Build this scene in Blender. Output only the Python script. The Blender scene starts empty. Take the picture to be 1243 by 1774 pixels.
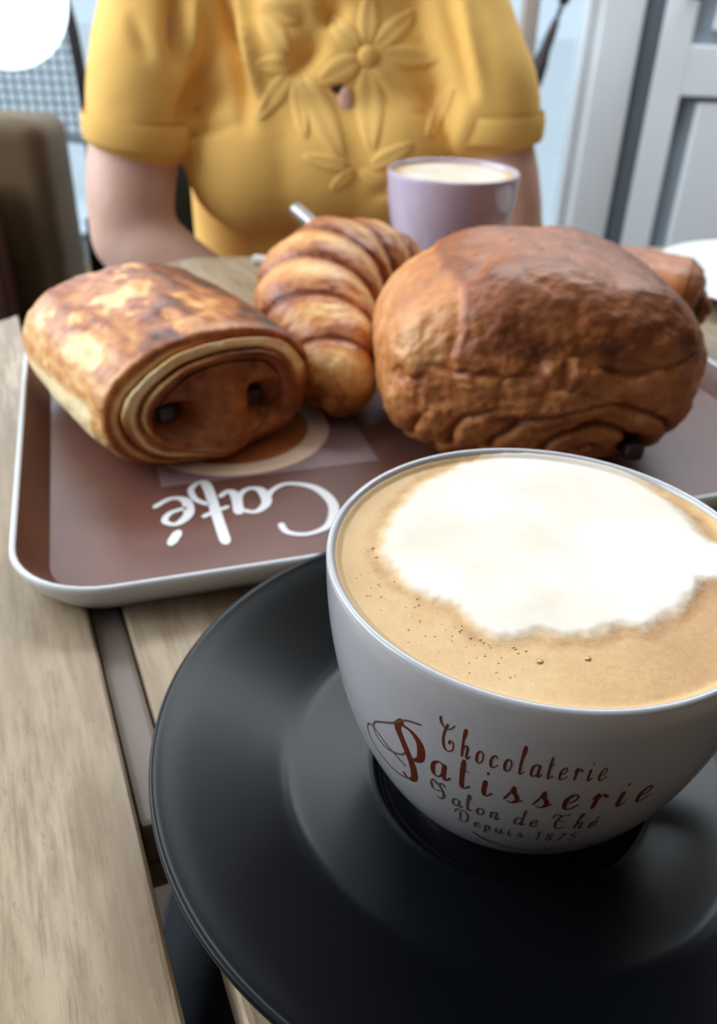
import bpy, bmesh, math, random
import numpy as np
from mathutils import Vector, Matrix, Quaternion
from mathutils.bvhtree import BVHTree
random.seed(4); rng = np.random.default_rng(7)
S = bpy.context.scene; COL = S.collection
R_ = math.radians

# ------------------------------------------------------------------ camera
EYE = Vector((0, 0, 0.945)); PITCH, ROLL, FPX = 0.5662, 0.0337, 1450.0
cd = bpy.data.cameras.new('camera'); cam = bpy.data.objects.new('camera', cd); COL.objects.link(cam)
fw = Vector((0, math.cos(PITCH), -math.sin(PITCH))); up0 = Vector((0, math.sin(PITCH), math.cos(PITCH))); rt0 = Vector((1, 0, 0))
rt = rt0 * math.cos(ROLL) + up0 * math.sin(ROLL); up = up0 * math.cos(ROLL) - rt0 * math.sin(ROLL)
cam.matrix_world = Matrix(((rt.x, up.x, -fw.x, EYE.x), (rt.y, up.y, -fw.y, EYE.y), (rt.z, up.z, -fw.z, EYE.z), (0, 0, 0, 1)))
cd.sensor_width = 36.0; cd.sensor_fit = 'AUTO'; cd.lens = 36.0 * FPX / 1774.0
cd.clip_start = 0.01; cd.clip_end = 200
cd.dof.use_dof = True; cd.dof.focus_distance = 0.178; cd.dof.aperture_fstop = 16.5
S.camera = cam

# ------------------------------------------------------------------ world, lights, exposure
W = bpy.data.worlds.new('sky'); S.world = W; W.use_nodes = True
bg = W.node_tree.nodes['Background']; bg.inputs[0].default_value = (0.72, 0.87, 1.0, 1); bg.inputs[1].default_value = 1.15
def area(name, loc, rot, sx, sy, power, col):
    l = bpy.data.lights.new(name, 'AREA'); l.shape = 'RECTANGLE'; l.size = sx; l.size_y = sy; l.energy = power; l.color = col
    o = bpy.data.objects.new(name, l); COL.objects.link(o); o.location = loc; o.rotation_euler = rot; return o
area('daylight_side_window', (-1.53, 0.68, 1.78), (0, R_(-90), 0), 1.4, 1.9, 58, (0.86, 0.94, 1.0))
area('daylight_back_window', (-0.45, 2.22, 1.5), (R_(-90), 0, 0), 1.5, 1.4, 13, (0.86, 0.94, 1.0))
area('back_wall_fill_light', (0.55, 1.80, 2.52), (0, 0, 0), 2.2, 0.5, 48, (0.86, 0.94, 1.0))  # added overhead fill that brightens the back wall and door, no fixture there
S.view_settings.view_transform = 'Standard'; S.view_settings.look = 'None'; S.view_settings.exposure = 0.0
S.view_settings.gamma = 1.0; S.view_settings.use_curve_mapping = False
S.cycles.use_denoising = True
S.cycles.max_bounces = 8; S.cycles.sample_clamp_indirect = 4.0

# ------------------------------------------------------------------ noise
_P = rng.random((64, 64, 64))
def vnoise(p):
    p = np.asarray(p, float); i = np.floor(p).astype(int); f = p - i; f = f * f * (3 - 2 * f)
    i0 = i % 64; i1 = (i + 1) % 64
    def g(a, b, c): return _P[a, b, c]
    x0, y0, z0 = i0.T; x1, y1, z1 = i1.T; fx, fy, fz = f.T
    l = lambda a, b, t: a + (b - a) * t
    return l(l(l(g(x0, y0, z0), g(x1, y0, z0), fx), l(g(x0, y1, z0), g(x1, y1, z0), fx), fy),
             l(l(g(x0, y0, z1), g(x1, y0, z1), fx), l(g(x0, y1, z1), g(x1, y1, z1), fx), fy), fz) * 2 - 1
def fbm(p, o=4):
    p = np.asarray(p, float); s = 0; a = 1.0; t = 0
    for k in range(o): s = s + a * vnoise(p * 2 ** k + 17.3 * k); t += a; a *= .5
    return s / t
def smooth(a, b, x): t = np.clip((x - a) / (b - a), 0, 1); return t * t * (3 - 2 * t)

# ------------------------------------------------------------------ objects
def thing(name, label, cat, loc=(0, 0, 0), group=None):
    o = bpy.data.objects.new(name, None); COL.objects.link(o); o.location = loc; o.empty_display_size = .02
    o['label'] = label; o['category'] = cat
    if group: o['group'] = group
    return o
def wloc(o):
    v = Vector((0, 0, 0))
    while o: v += o.location; o = o.parent
    return v
def mesh_obj(name, V, F, mat, parent=None, sm=True, attr=None, label=None, kind=None):
    V = np.asarray(V, float)
    if parent is not None: V = V - np.array(wloc(parent))
    me = bpy.data.meshes.new(name); me.from_pydata(V.tolist(), [], [list(map(int, f)) for f in F]); me.update()
    if attr:
        for k, a in attr.items():
            at = me.attributes.new(k, 'FLOAT', 'POINT'); at.data.foreach_set('value', np.asarray(a, np.float32))
    if sm: me.polygons.foreach_set('use_smooth', [True] * len(me.polygons))
    if mat: me.materials.append(mat)
    o = bpy.data.objects.new(name, me); COL.objects.link(o)
    if parent is not None: o.parent = parent
    if label: o['label'] = label
    if kind: o['kind'] = kind
    return o
def struct(name, V, F, mat, parent=None, sm=False):
    o = mesh_obj(name, V, F, mat, parent, sm)
    o['kind'] = 'structure'; return o
def merge(*ms):
    V = []; F = []; n = 0
    for v, f in ms:
        v = np.asarray(v, float); V.append(v); F += [[i + n for i in q] for q in f]; n += len(v)
    return np.concatenate(V), F
def box(x0, x1, y0, y1, z0, z1):
    V = [(x, y, z) for x in (x0, x1) for y in (y0, y1) for z in (z0, z1)]
    return np.array(V, float), [(0, 1, 3, 2), (4, 6, 7, 5), (0, 4, 5, 1), (2, 3, 7, 6), (0, 2, 6, 4), (1, 5, 7, 3)]
def bev(m, w, seg=2):
    bm = bmesh.new(); vs = [bm.verts.new(v) for v in m[0]]
    for f in m[1]: bm.faces.new([vs[i] for i in f])
    bmesh.ops.recalc_face_normals(bm, faces=bm.faces)
    ed = [e for e in bm.edges if len(e.link_faces) == 2 and e.calc_face_angle(0) > .5]
    bmesh.ops.bevel(bm, geom=ed, offset=w, segments=seg, affect='EDGES', profile=.6)
    bm.verts.ensure_lookup_table(); bm.verts.index_update()
    r = np.array([v.co[:] for v in bm.verts]), [[v.index for v in f.verts] for f in bm.faces]; bm.free(); return r
def bbox(x0, x1, y0, y1, z0, z1, w=.004, seg=2): return bev(box(x0, x1, y0, y1, z0, z1), w, seg)
def rotz(m, a, c=(0, 0)):
    V = m[0].copy(); x = V[:, 0] - c[0]; y = V[:, 1] - c[1]
    V[:, 0] = c[0] + x * math.cos(a) - y * math.sin(a); V[:, 1] = c[1] + x * math.sin(a) + y * math.cos(a); return V, m[1]
def grid_faces(nv, nu, wrap=True):
    F = []
    for j in range(nv - 1):
        for i in range(nu if wrap else nu - 1):
            a = j * nu + i; b = j * nu + (i + 1) % nu; F.append((a, b, b + nu, a + nu))
    return F
def lathe(prof, c=(0, 0), n=96):
    t = np.linspace(0, 2 * np.pi, n, endpoint=False); V = []
    for r, z in prof: V.append(np.stack([c[0] + r * np.cos(t), c[1] + r * np.sin(t), 0 * t + z], -1))
    F = grid_faces(len(prof), n); V = np.concatenate(V)
    return V, F
def capped_lathe(prof, c=(0, 0), n=64):
    V, F = lathe(prof, c, n); k = len(prof)
    F = F + [list(range(n))[::-1], list(range((k - 1) * n, k * n))]
    return V, F
def catmull(P, n=10, closed=False):
    P = np.asarray(P, float); m = len(P)
    if m == 2: return P[0] + (P[1] - P[0]) * np.linspace(0, 1, n)[:, None]
    out = []
    for i in range(m if closed else m - 1):
        g = (lambda k: P[k % m]) if closed else (lambda k: P[min(max(k, 0), m - 1)])
        p0, p1, p2, p3 = g(i - 1), g(i), g(i + 1), g(i + 2)
        t = np.linspace(0, 1, n, endpoint=False)[:, None]
        out.append(.5 * (2 * p1 + (p2 - p0) * t + (2 * p0 - 5 * p1 + 4 * p2 - p3) * t * t + (3 * p1 - p0 - 3 * p2 + p3) * t ** 3))
    if not closed: out.append(P[-1:])
    return np.concatenate(out)
def tube(P, r, n=12, cap=True):
    P = np.asarray(P, float); r = np.broadcast_to(np.asarray(r, float), (len(P),))
    T = np.gradient(P, axis=0); T /= np.linalg.norm(T, axis=1)[:, None] + 1e-12
    ref = np.array([0, 0, 1.0]) if abs(T[0][2]) < .9 else np.array([1.0, 0, 0])
    N = np.cross(T[0], ref); N /= np.linalg.norm(N); V = []
    t = np.linspace(0, 2 * np.pi, n, endpoint=False)
    for i in range(len(P)):
        N = N - T[i] * (N @ T[i]); N /= np.linalg.norm(N); B = np.cross(T[i], N)
        V.append(P[i] + r[i] * (np.cos(t)[:, None] * N + np.sin(t)[:, None] * B))
    F = grid_faces(len(P), n)
    if cap: F = F + [list(range(n))[::-1], list(range((len(P) - 1) * n, len(P) * n))]
    return np.concatenate(V), F
def limb(P, r, n=16, sub=6):
    """tapered round-ended limb"""
    A = np.concatenate([np.asarray(P, float), np.asarray(r, float)[:, None]], 1); A = catmull(A, sub)
    Pp, rr = A[:, :3], A[:, 3]
    d0 = Pp[0] - Pp[1]; d0 /= np.linalg.norm(d0); d1 = Pp[-1] - Pp[-2]; d1 /= np.linalg.norm(d1)
    a = np.array([.98, .8, .5, .2]); h = np.sqrt(1 - a * a)
    s = [(Pp[0] + d0 * rr[0] * q, rr[0] * w) for q, w in zip(a, h)]; e = [(Pp[-1] + d1 * rr[-1] * q, rr[-1] * w) for q, w in zip(a[::-1], h[::-1])]
    Pp = np.concatenate([[q for q, _ in s], Pp, [q for q, _ in e]]); rr = np.concatenate([[w for _, w in s], rr, [w for _, w in e]])
    return tube(Pp, rr, n)
def ellipsoid(c, r, n=24, m=14):
    ph = np.linspace(0, np.pi, m + 2)[1:-1]; t = np.linspace(0, 2 * np.pi, n, endpoint=False)
    V = np.concatenate([np.stack([c[0] + r[0] * np.sin(p) * np.cos(t), c[1] + r[1] * np.sin(p) * np.sin(t), 0 * t + c[2] + r[2] * np.cos(p)], -1) for p in ph])
    F = [f[::-1] for f in grid_faces(m, n)] + [list(range(n)), list(range((m - 1) * n, m * n))[::-1]]
    return V, F
def remesh(ms, vox, it=4):
    V, F = merge(*ms); me = bpy.data.meshes.new('tmp'); me.from_pydata(V.tolist(), [], F); me.update()
    bm = bmesh.new(); bm.from_mesh(me); bmesh.ops.recalc_face_normals(bm, faces=bm.faces); bm.to_mesh(me); bm.free()
    o = bpy.data.objects.new('tmp', me); COL.objects.link(o)
    m = o.modifiers.new('r', 'REMESH'); m.mode = 'VOXEL'; m.voxel_size = vox
    s = o.modifiers.new('s', 'SMOOTH'); s.factor = .5; s.iterations = it
    dg = bpy.context.evaluated_depsgraph_get(); e = o.evaluated_get(dg).to_mesh()
    co = np.zeros(len(e.vertices) * 3); e.vertices.foreach_get('co', co)
    no = np.zeros(len(e.vertices) * 3); e.vertices.foreach_get('normal', no)
    F = [tuple(p.vertices) for p in e.polygons]
    bpy.data.objects.remove(o); bpy.data.meshes.remove(me)
    return co.reshape(-1, 3), no.reshape(-1, 3), F

# ------------------------------------------------------------------ materials
def srgb(r, g, b): return tuple(((c / 255) / 12.92 if c / 255 <= .04045 else ((c / 255 + .055) / 1.055) ** 2.4) for c in (r, g, b)) + (1,)
class M:
    def __init__(s, name, col=(.5, .5, .5, 1), rough=.5, spec=.5, coat=0, metal=0):
        s.m = bpy.data.materials.new(name); s.m.use_nodes = True; s.t = s.m.node_tree; s.n = s.t.nodes; s.b = s.n['Principled BSDF']
        s.b.inputs['Base Color'].default_value = col; s.b.inputs['Roughness'].default_value = rough
        s.b.inputs['Specular IOR Level'].default_value = spec; s.b.inputs['Coat Weight'].default_value = coat; s.b.inputs['Metallic'].default_value = metal
    def new(s, typ, **kw):
        n = s.n.new(typ)
        for k, v in kw.items(): setattr(n, k, v)
        return n
    def link(s, a, b): s.t.links.new(a, b)
    def coords(s, scale=(1, 1, 1), rot=(0, 0, 0), out='Object'):
        c = s.new('ShaderNodeTexCoord'); m = s.new('ShaderNodeMapping'); m.inputs['Scale'].default_value = scale; m.inputs['Rotation'].default_value = rot
        s.link(c.outputs[out], m.inputs[0]); return m.outputs[0]
    def noise(s, scale, detail=4, vec=None, rough=.55, dist=0):
        n = s.new('ShaderNodeTexNoise'); n.inputs['Scale'].default_value = scale; n.inputs['Detail'].default_value = detail; n.inputs['Roughness'].default_value = rough
        n.inputs['Distortion'].default_value = dist
        if vec: s.link(vec, n.inputs['Vector'])
        return n.outputs['Fac']
    def ramp(s, fac, stops):
        r = s.new('ShaderNodeValToRGB'); e = r.color_ramp.elements
        while len(e) < len(stops): e.new(.5)
        for k, (p, c) in enumerate(stops): e[k].position = p; e[k].color = c
        s.link(fac, r.inputs[0]); return r.outputs[0]
    def mix(s, fac, a, b, blend='MIX'):
        n = s.new('ShaderNodeMix', data_type='RGBA', blend_type=blend)
        for i, v in ((0, fac), (6, a), (7, b)):
            if isinstance(v, (int, float)): n.inputs[i].default_value = v
            elif isinstance(v, tuple): n.inputs[i].default_value = v
            else: s.link(v, n.inputs[i])
        return n.outputs[2]
    def math(s, op, a, b=0.0):
        n = s.new('ShaderNodeMath', operation=op)
        for i, v in ((0, a), (1, b)):
            if isinstance(v, (int, float)): n.inputs[i].default_value = v
            else: s.link(v, n.inputs[i])
        return n.outputs[0]
    def attr(s, name): return s.new('ShaderNodeAttribute', attribute_name=name).outputs['Fac']
    def color(s, c): s.link(c, s.b.inputs['Base Color']); return s
    def bump(s, h, strength=.3, dist=.001):
        b = s.new('ShaderNodeBump'); b.inputs['Strength'].default_value = strength; b.inputs['Distance'].default_value = dist
        s.link(h, b.inputs['Height']); s.link(b.outputs[0], s.b.inputs['Normal']); return s
def plain(name, rgb, rough=.5, spec=.5, coat=0, metal=0, var=.06, scale=30):
    m = M(name, srgb(*rgb), rough, spec, coat, metal); c = srgb(*rgb)
    n = m.noise(scale, 3, m.coords())
    m.color(m.mix(n, tuple(x * (1 - var) for x in c[:3]) + (1,), tuple(min(1, x * (1 + var)) for x in c[:3]) + (1,))); return m.m

mt = {}
mt['wall'] = plain('white_wall_paint', (238, 242, 245), .75, .3, var=.03, scale=4)
mt['warmwall'] = plain('dark_brown_wall_paint', (84, 68, 58), .8, .3, var=.05, scale=4)
mt['ceil'] = plain('ceiling_paint', (225, 220, 210), .85, .2, var=.02, scale=3)
mt['door'] = plain('white_door_paint', (238, 241, 245), .55, .4, var=.02, scale=5)
mt['groove'] = plain('grey_groove_paint', (150, 160, 170), .7, .3)
mt['gapgrey'] = plain('grey_rubber_gap', (100, 108, 116), .8, .2)
mt['taupe'] = plain('taupe_wood', (176, 160, 150), .6, .3)
mt['pave'] = plain('street_concrete', (236, 236, 234), .9, .2, var=.1, scale=2)
mt['blackceramic'] = plain('black_ceramic', (8, 10, 13), .26, .16, var=.08, scale=300)
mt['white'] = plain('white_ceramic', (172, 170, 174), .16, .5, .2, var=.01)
mt['lilac'] = plain('lilac_ceramic', (188, 174, 196), .15, .5, .3, var=.02)
mt['plate'] = plain('white_plate_glaze', (238, 240, 240), .2, .5, .2, var=.01)
mt['print'] = plain('brown_red_print', (96, 38, 22), .4, .4)
mt['printthin'] = plain('dark_grey_brown_print', (92, 72, 64), .45, .4)
mt['steel'] = plain('steel', (150, 146, 144), .4, .5, metal=1.0)
mt['choc'] = plain('dark_chocolate', (46, 30, 26), .35, .5, var=.2, scale=200)
mt['black'] = plain('black_chair_fabric', (30, 34, 40), .8, .3)
mt['bronze'] = plain('dark_bronze', (60, 40, 34), .35, .5, metal=.6)
mt['meshgrey'] = plain('grey_blue_weave', (128, 140, 150), .6, .3)
mt['framegrey'] = plain('pale_grey_metal', (168, 182, 194), .4, .5)
mt['umbrella'] = plain('black_umbrella_cloth', (52, 48, 50), .7, .3)
mt['darkwood'] = plain('dark_brown_wood', (66, 36, 26), .45, .4, var=.2, scale=25)
mt['trousers'] = plain('navy_trousers', (26, 30, 40), .9, .2)
mt['hair'] = plain('brown_hair', (74, 50, 36), .5, .4, var=.3, scale=60)
mt['eye'] = plain('eye_white', (225, 222, 218), .2, .5)
mt['lips'] = plain('lip', (170, 96, 90), .45, .4)
mt['paper'] = plain('white_paper', (206, 200, 196), .7, .3)
def _skin():
    m = M('skin', rough=.5, spec=.4); n = m.noise(14, 4, m.coords())
    m.color(m.ramp(n, [(.3, srgb(214, 168, 150)), (.7, srgb(228, 188, 172))])); m.b.inputs['Subsurface Weight'].default_value = .12
    m.b.inputs['Subsurface Radius'].default_value = (.012, .005, .003); return m.m
mt['skin'] = _skin()
def _leather():
    m = M('olive_brown_leather', rough=.6, spec=.3); n = m.noise(9, 5, m.coords())
    m.color(m.ramp(n, [(.3, srgb(74, 58, 40)), (.7, srgb(100, 80, 56))])); m.bump(m.noise(160, 3, m.coords()), .25); return m.m
mt['leather'] = _leather()
def _cloth(name, rgb):
    m = M(name, rough=.85, spec=.2); c = srgb(*rgb); n = m.noise(6, 3, m.coords())
    m.color(m.mix(n, tuple(x * .93 for x in c[:3]) + (1,), tuple(min(1, x * 1.05) for x in c[:3]) + (1,)))
    m.b.inputs['Sheen Weight'].default_value = .25; m.b.inputs['Sheen Tint'].default_value = srgb(255, 225, 150)
    m.bump(m.noise(900, 2, m.coords()), .2, .0005); return m.m
mt['yellow'] = _cloth('mustard_yellow_jersey', (240, 190, 106))
mt['lace'] = _cloth('mustard_yellow_lace', (240, 192, 112))
def _wood():
    m = M('weathered_varnished_wood', rough=.42, spec=.45)
    a = R_(24); v = m.coords((1, 1, 1), (0, 0, -a))      # slat-aligned: x across, y along the grain
    def sc(s): k = m.new('ShaderNodeMapping'); k.inputs['Scale'].default_value = s; m.link(v, k.inputs[0]); return k.outputs[0]
    grain = m.noise(1, 6, sc((260, 26, 26)), .65); broad = m.noise(1, 4, sc((38, 7, 7)), .6); flecks = m.noise(1, 5, sc((420, 95, 95)), .7); patch = m.noise(9, 3, v)
    base = m.ramp(broad, [(.30, srgb(131, 110, 86)), (.5, srgb(160, 139, 113)), (.70, srgb(181, 161, 136))])
    c = m.mix(m.ramp(grain, [(.40, (.85, .85, .85, 1)), (.58, (0, 0, 0, 1))]), base, srgb(126, 103, 78))
    c = m.mix(m.ramp(flecks, [(.58, (0, 0, 0, 1)), (.72, (.6, .6, .6, 1))]), c, srgb(98, 78, 58))
    c = m.mix(m.math('MULTIPLY', m.ramp(patch, [(.45, (0, 0, 0, 1)), (.7, (1, 1, 1, 1))]), .35), c, srgb(178, 160, 138))
    # two long highlight lines painted into the wood colour as pale strokes
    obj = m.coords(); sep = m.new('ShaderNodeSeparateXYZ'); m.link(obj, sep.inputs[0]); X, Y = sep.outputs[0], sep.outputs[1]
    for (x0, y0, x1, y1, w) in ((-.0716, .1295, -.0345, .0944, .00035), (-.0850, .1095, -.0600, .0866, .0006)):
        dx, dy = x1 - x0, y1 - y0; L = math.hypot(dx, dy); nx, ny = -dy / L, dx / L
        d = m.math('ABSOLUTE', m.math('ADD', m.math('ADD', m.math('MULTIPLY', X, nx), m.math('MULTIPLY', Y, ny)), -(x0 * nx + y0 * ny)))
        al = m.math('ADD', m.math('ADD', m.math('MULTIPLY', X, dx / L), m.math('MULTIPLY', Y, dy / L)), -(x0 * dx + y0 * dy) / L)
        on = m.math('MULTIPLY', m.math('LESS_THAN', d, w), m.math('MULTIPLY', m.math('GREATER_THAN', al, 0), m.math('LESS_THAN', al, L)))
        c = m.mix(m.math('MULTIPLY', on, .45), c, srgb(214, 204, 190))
    m.color(c)
    m.link(m.ramp(patch, [(.4, (.36, .36, .36, 1)), (.65, (.52, .52, .52, 1))]), m.b.inputs['Roughness'])
    m.bump(m.math('ADD', grain, m.math('MULTIPLY', flecks, .6)), .25, .0006); return m.m
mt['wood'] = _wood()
def _floor():
    m = M('dark_floor', rough=.5); n = m.noise(20, 4, m.coords()); m.color(m.ramp(n, [(.3, srgb(42, 34, 30)), (.7, srgb(70, 56, 46))])); return m.m
mt['floor'] = _floor()
def _tray():
    m = M('brown_tray_lacquer', rough=.34, spec=.5); n = m.noise(26, 4, m.coords())
    m.color(m.ramp(n, [(.3, srgb(96, 58, 50)), (.7, srgb(110, 70, 60))])); return m.m
mt['tray'] = _tray()
mt['traywall'] = plain('dark_brown_tray_wall', (92, 52, 36), .35, .5, var=.1)
mt['trayrim'] = plain('white_tray_edge', (206, 207, 211), .3, .5, var=.03)
mt['mauve'] = plain('mauve_print', (134, 108, 108), .36, .5, var=.06)
mt['cream'] = plain('cream_print', (226, 196, 172), .36, .5, var=.05)
mt['orangeprint'] = plain('orange_brown_print', (170, 96, 50), .36, .5, var=.15)
mt['letter'] = plain('white_print', (226, 224, 226), .4, .5, var=.03)
def _pastry(name, stops, rough=.42, bs=1.0):
    m = M(name, rough=rough, spec=.4, coat=.04); m.b.inputs['Coat Roughness'].default_value = .35
    t = m.attr('tone'); v = m.coords(); n1 = m.noise(70, 5, v, .6); n2 = m.noise(260, 4, v, .6)
    f = m.math('ADD', t, m.math('ADD', m.math('MULTIPLY', m.math('SUBTRACT', n1, .5), .34), m.math('MULTIPLY', m.math('SUBTRACT', n2, .5), .22)))
    m.color(m.ramp(f, stops)); m.bump(m.math('ADD', m.math('MULTIPLY', n1, 1.0), m.math('MULTIPLY', n2, .5)), .45 * bs, .0016)
    m.b.inputs['Subsurface Weight'].default_value = .06; m.b.inputs['Subsurface Radius'].default_value = (.004, .002, .001); return m.m
mt['pastry'] = _pastry('golden_flaky_pastry', [(.0, srgb(250, 226, 178)), (.22, srgb(232, 190, 126)), (.45, srgb(206, 140, 74)), (.66, srgb(164, 90, 40)), (.86, srgb(112, 54, 24)), (1.0, srgb(70, 32, 16))])
mt['pastrydark'] = _pastry('deep_brown_flaky_pastry', [(.0, srgb(222, 176, 122)), (.3, srgb(196, 128, 74)), (.55, srgb(160, 92, 46)), (.78, srgb(122, 64, 32)), (1.0, srgb(78, 36, 18))], .46)
def _glass():
    m = bpy.data.materials.new('window_glass'); m.use_nodes = True; t = m.node_tree; t.nodes.clear()
    o = t.nodes.new('ShaderNodeOutputMaterial'); a = t.nodes.new('ShaderNodeBsdfTransparent'); b = t.nodes.new('ShaderNodeBsdfGlossy'); x = t.nodes.new('ShaderNodeMixShader')
    b.inputs['Roughness'].default_value = .02; x.inputs[0].default_value = .07; a.inputs[0].default_value = (.95, .98, 1, 1)
    t.links.new(a.outputs[0], x.inputs[1]); t.links.new(b.outputs[0], x.inputs[2]); t.links.new(x.outputs[0], o.inputs[0]); return m
mt['glass'] = _glass()
def _lamp():
    m = M('lit_opal_glass', (1, 1, 1, 1), .3); m.b.inputs['Emission Color'].default_value = (.86, 1.0, 1.0, 1); m.b.inputs['Emission Strength'].default_value = 1.6; return m.m
mt['opal'] = _lamp()
def _foam():
    m = M('milk_foam_and_crema', rough=.42, spec=.35); v = m.coords(); f = m.attr('foam'); e = m.attr('crema')
    n = m.noise(900, 3, v, .6); n2 = m.noise(2600, 2, v)
    crema = m.ramp(m.math('ADD', e, m.math('MULTIPLY', m.math('SUBTRACT', n, .5), .35)), [(.0, srgb(214, 178, 128)), (.5, srgb(198, 156, 102)), (1.0, srgb(168, 118, 62))])
    milk = m.ramp(m.noise(34, 4, v), [(.32, srgb(212, 198, 179)), (.62, srgb(228, 220, 210))])
    m.color(m.mix(f, crema, milk)); m.bump(m.math('MULTIPLY', m.math('ADD', n, n2), m.math('SUBTRACT', 1.05, f)), .22, .0004)
    m.b.inputs['Subsurface Weight'].default_value = .15; m.b.inputs['Subsurface Radius'].default_value = (.003, .002, .0015); return m.m
mt['foam'] = _foam()

# ------------------------------------------------------------------ room shell
XL, XR, YB, YF, ZT = -1.55, 2.1, 2.2, -1.9, 2.6
T = .10
struct('floor', *box(XL - T, XR + T, YF - T, YB + T, -.05, 0), mt['floor'])
struct('ceiling', *box(XL - T, XR + T, YF - T, YB + T, ZT, ZT + .05), mt['ceil'])
# back wall with window opening (x -1.30..0.33, z .45..2.15) and door opening (x .60..1.46, z 0..2.05)
wx0, wx1, wz0, wz1 = -1.30, .498, .36, 2.15; dx0, dx1, dz1 = .605, 1.47, 2.06
struct('wall_back', *merge(box(XL - T, wx0, YB, YB + T, 0, ZT), box(wx0, wx1, YB, YB + T, 0, wz0), box(wx0, wx1, YB, YB + T, wz1, ZT),
                          box(wx1, dx0, YB, YB + T, 0, ZT), box(dx0, dx1, YB, YB + T, dz1, ZT), box(dx1, XR + T, YB, YB + T, 0, ZT)), mt['wall'])
# left wall with side window
sy0, sy1, sz0, sz1 = -.4, 1.65, 1.0, 2.5
struct('wall_left', *merge(box(XL - T, XL, YF - T, sy0, 0, ZT), box(XL - T, XL, sy0, sy1, 0, sz0), box(XL - T, XL, sy0, sy1, sz1, ZT), box(XL - T, XL, sy1, YB, 0, ZT)), mt['wall'])
struct('wall_right', *box(XR, XR + T, YF - T, YB, 0, ZT), mt['warmwall'])
struct('wall_front', *box(XL, XR, YF - T, YF, 0, ZT), mt['warmwall'])
struct('ground_outside', *box(-14, 14, YB + T, 22, -.12, -.06), mt['pave'])
def window(name, axis, a0, a1, z0, z1, p, muls, s=.05, mm='door'):
    w = bpy.data.objects.new(name, None); COL.objects.link(w); w['kind'] = 'structure'
    def bx(u0, u1, v0, v1, q0, q1):
        return bbox(u0, u1, q0, q1, v0, v1, .004) if axis == 'x' else bbox(q0, q1, u0, u1, v0, v1, .004)
    for u0, u1, v0, v1 in ((a0, a0 + s, z0, z1), (a1 - s, a1, z0, z1), (a0 + s, a1 - s, z0, z0 + s), (a0 + s, a1 - s, z1 - s, z1)):
        mesh_obj('frame', *bx(u0, u1, v0, v1, p - .02, p + .05), mt['door'], w)
    for u in muls: mesh_obj('mullion', *bx(u - .018, u + .018, z0 + s, z1 - s, p - .02, p + .04), mt[mm], w)
    ed = [a0 + s] + [e for u in muls for e in (u - .018, u + .018)] + [a1 - s]
    for u0, u1 in zip(ed[::2], ed[1::2]): mesh_obj('pane', *bx(u0, u1, z0 + s, z1 - s, p + .017, p + .022), mt['glass'], w)
    return w
window('window_1', 'x', wx0, wx1, wz0, wz1, YB + .02, [-.40, .352], .02, 'taupe')
window('window_2', 'y', sy0, sy1, sz0, sz1, XL - .07, [.28, .97])
# door with casing, recessed panels, knob
d = bpy.data.objects.new('door_1', None); COL.objects.link(d); d['kind'] = 'structure'; d.location = (dx0, YB, 0)
ox = .047   # reveal gap shown as the dark line
mesh_obj('casing', *bbox(dx0 - .095, dx0 - .001, YB - .012, YB + .03, 0, dz1 + .09, .006), mt['door'], d)
mesh_obj('casing', *bbox(dx1 - .004, dx1 + .095, YB - .022, YB + .03, 0, dz1 + .09, .006), mt['door'], d)
mesh_obj('casing', *bbox(dx0 + .004, dx1 - .004, YB - .022, YB + .03, dz1 - .004, dz1 + .09, .006), mt['door'], d)
mesh_obj('jamb', *box(dx0 - .001, dx0 + ox - .002, YB + .001, YB + .06, 0, dz1), mt['gapgrey'], d, False)
lx0, lx1 = dx0 + ox, dx1 - .01; st = .072
zs = [(.20, .735), (.84, 1.30), (1.40, 1.95)]
parts = [bbox(lx0, lx0 + st, YB, YB + .04, .01, dz1 - .006, .003), bbox(lx1 - st, lx1, YB, YB + .04, .01, dz1 - .006, .003)]
cm = (lx0 + lx1) / 2; parts.append(bbox(cm - .05, cm + .05, YB, YB + .04, .01, dz1 - .006, .003))
for a, b in ((.01, .20), (.735, .84), (1.30, 1.40), (1.95, dz1 - .006)): parts.append(bbox(lx0 + st - .004, lx1 - st + .004, YB + .001, YB + .04, a, b, .003))
leaf = mesh_obj('door_leaf', *merge(*parts), mt['door'], d, False)
for a, b in zs:
    for u0, u1 in ((lx0 + st, cm - .05), (cm + .05, lx1 - st)):
        mesh_obj('panel_groove', *box(u0, u1, YB + .026, YB + .034, a, b), mt['groove'], d, False)
        mesh_obj('panel', *bbox(u0 + .05, u1 - .05, YB + .006, YB + .03, a + .03, b - .014, .006), mt['door'], d, False)
kz, kx = .955, lx0 + .055
kn = mesh_obj('door_knob', *merge(capped_lathe([(.02, 0), (.021, .004), (.010, .008), (.009, .03), (.022, .04), (.026, .05), (.022, .062), (.008, .067)], n=32)), mt['bronze'], d)
V = np.zeros(len(kn.data.vertices) * 3); kn.data.vertices.foreach_get('co', V); V = V.reshape(-1, 3) + np.array(d.location)
V = np.stack([V[:, 0] + kx, YB - V[:, 2], V[:, 1] + kz], -1) - np.array(d.location); kn.data.vertices.foreach_set('co', V.ravel()); kn.data.update()
struct('baseboard_back', *bbox(wx0, dx0 - .1, YB - .012, YB, 0, .09, .003), mt['door'])

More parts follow.
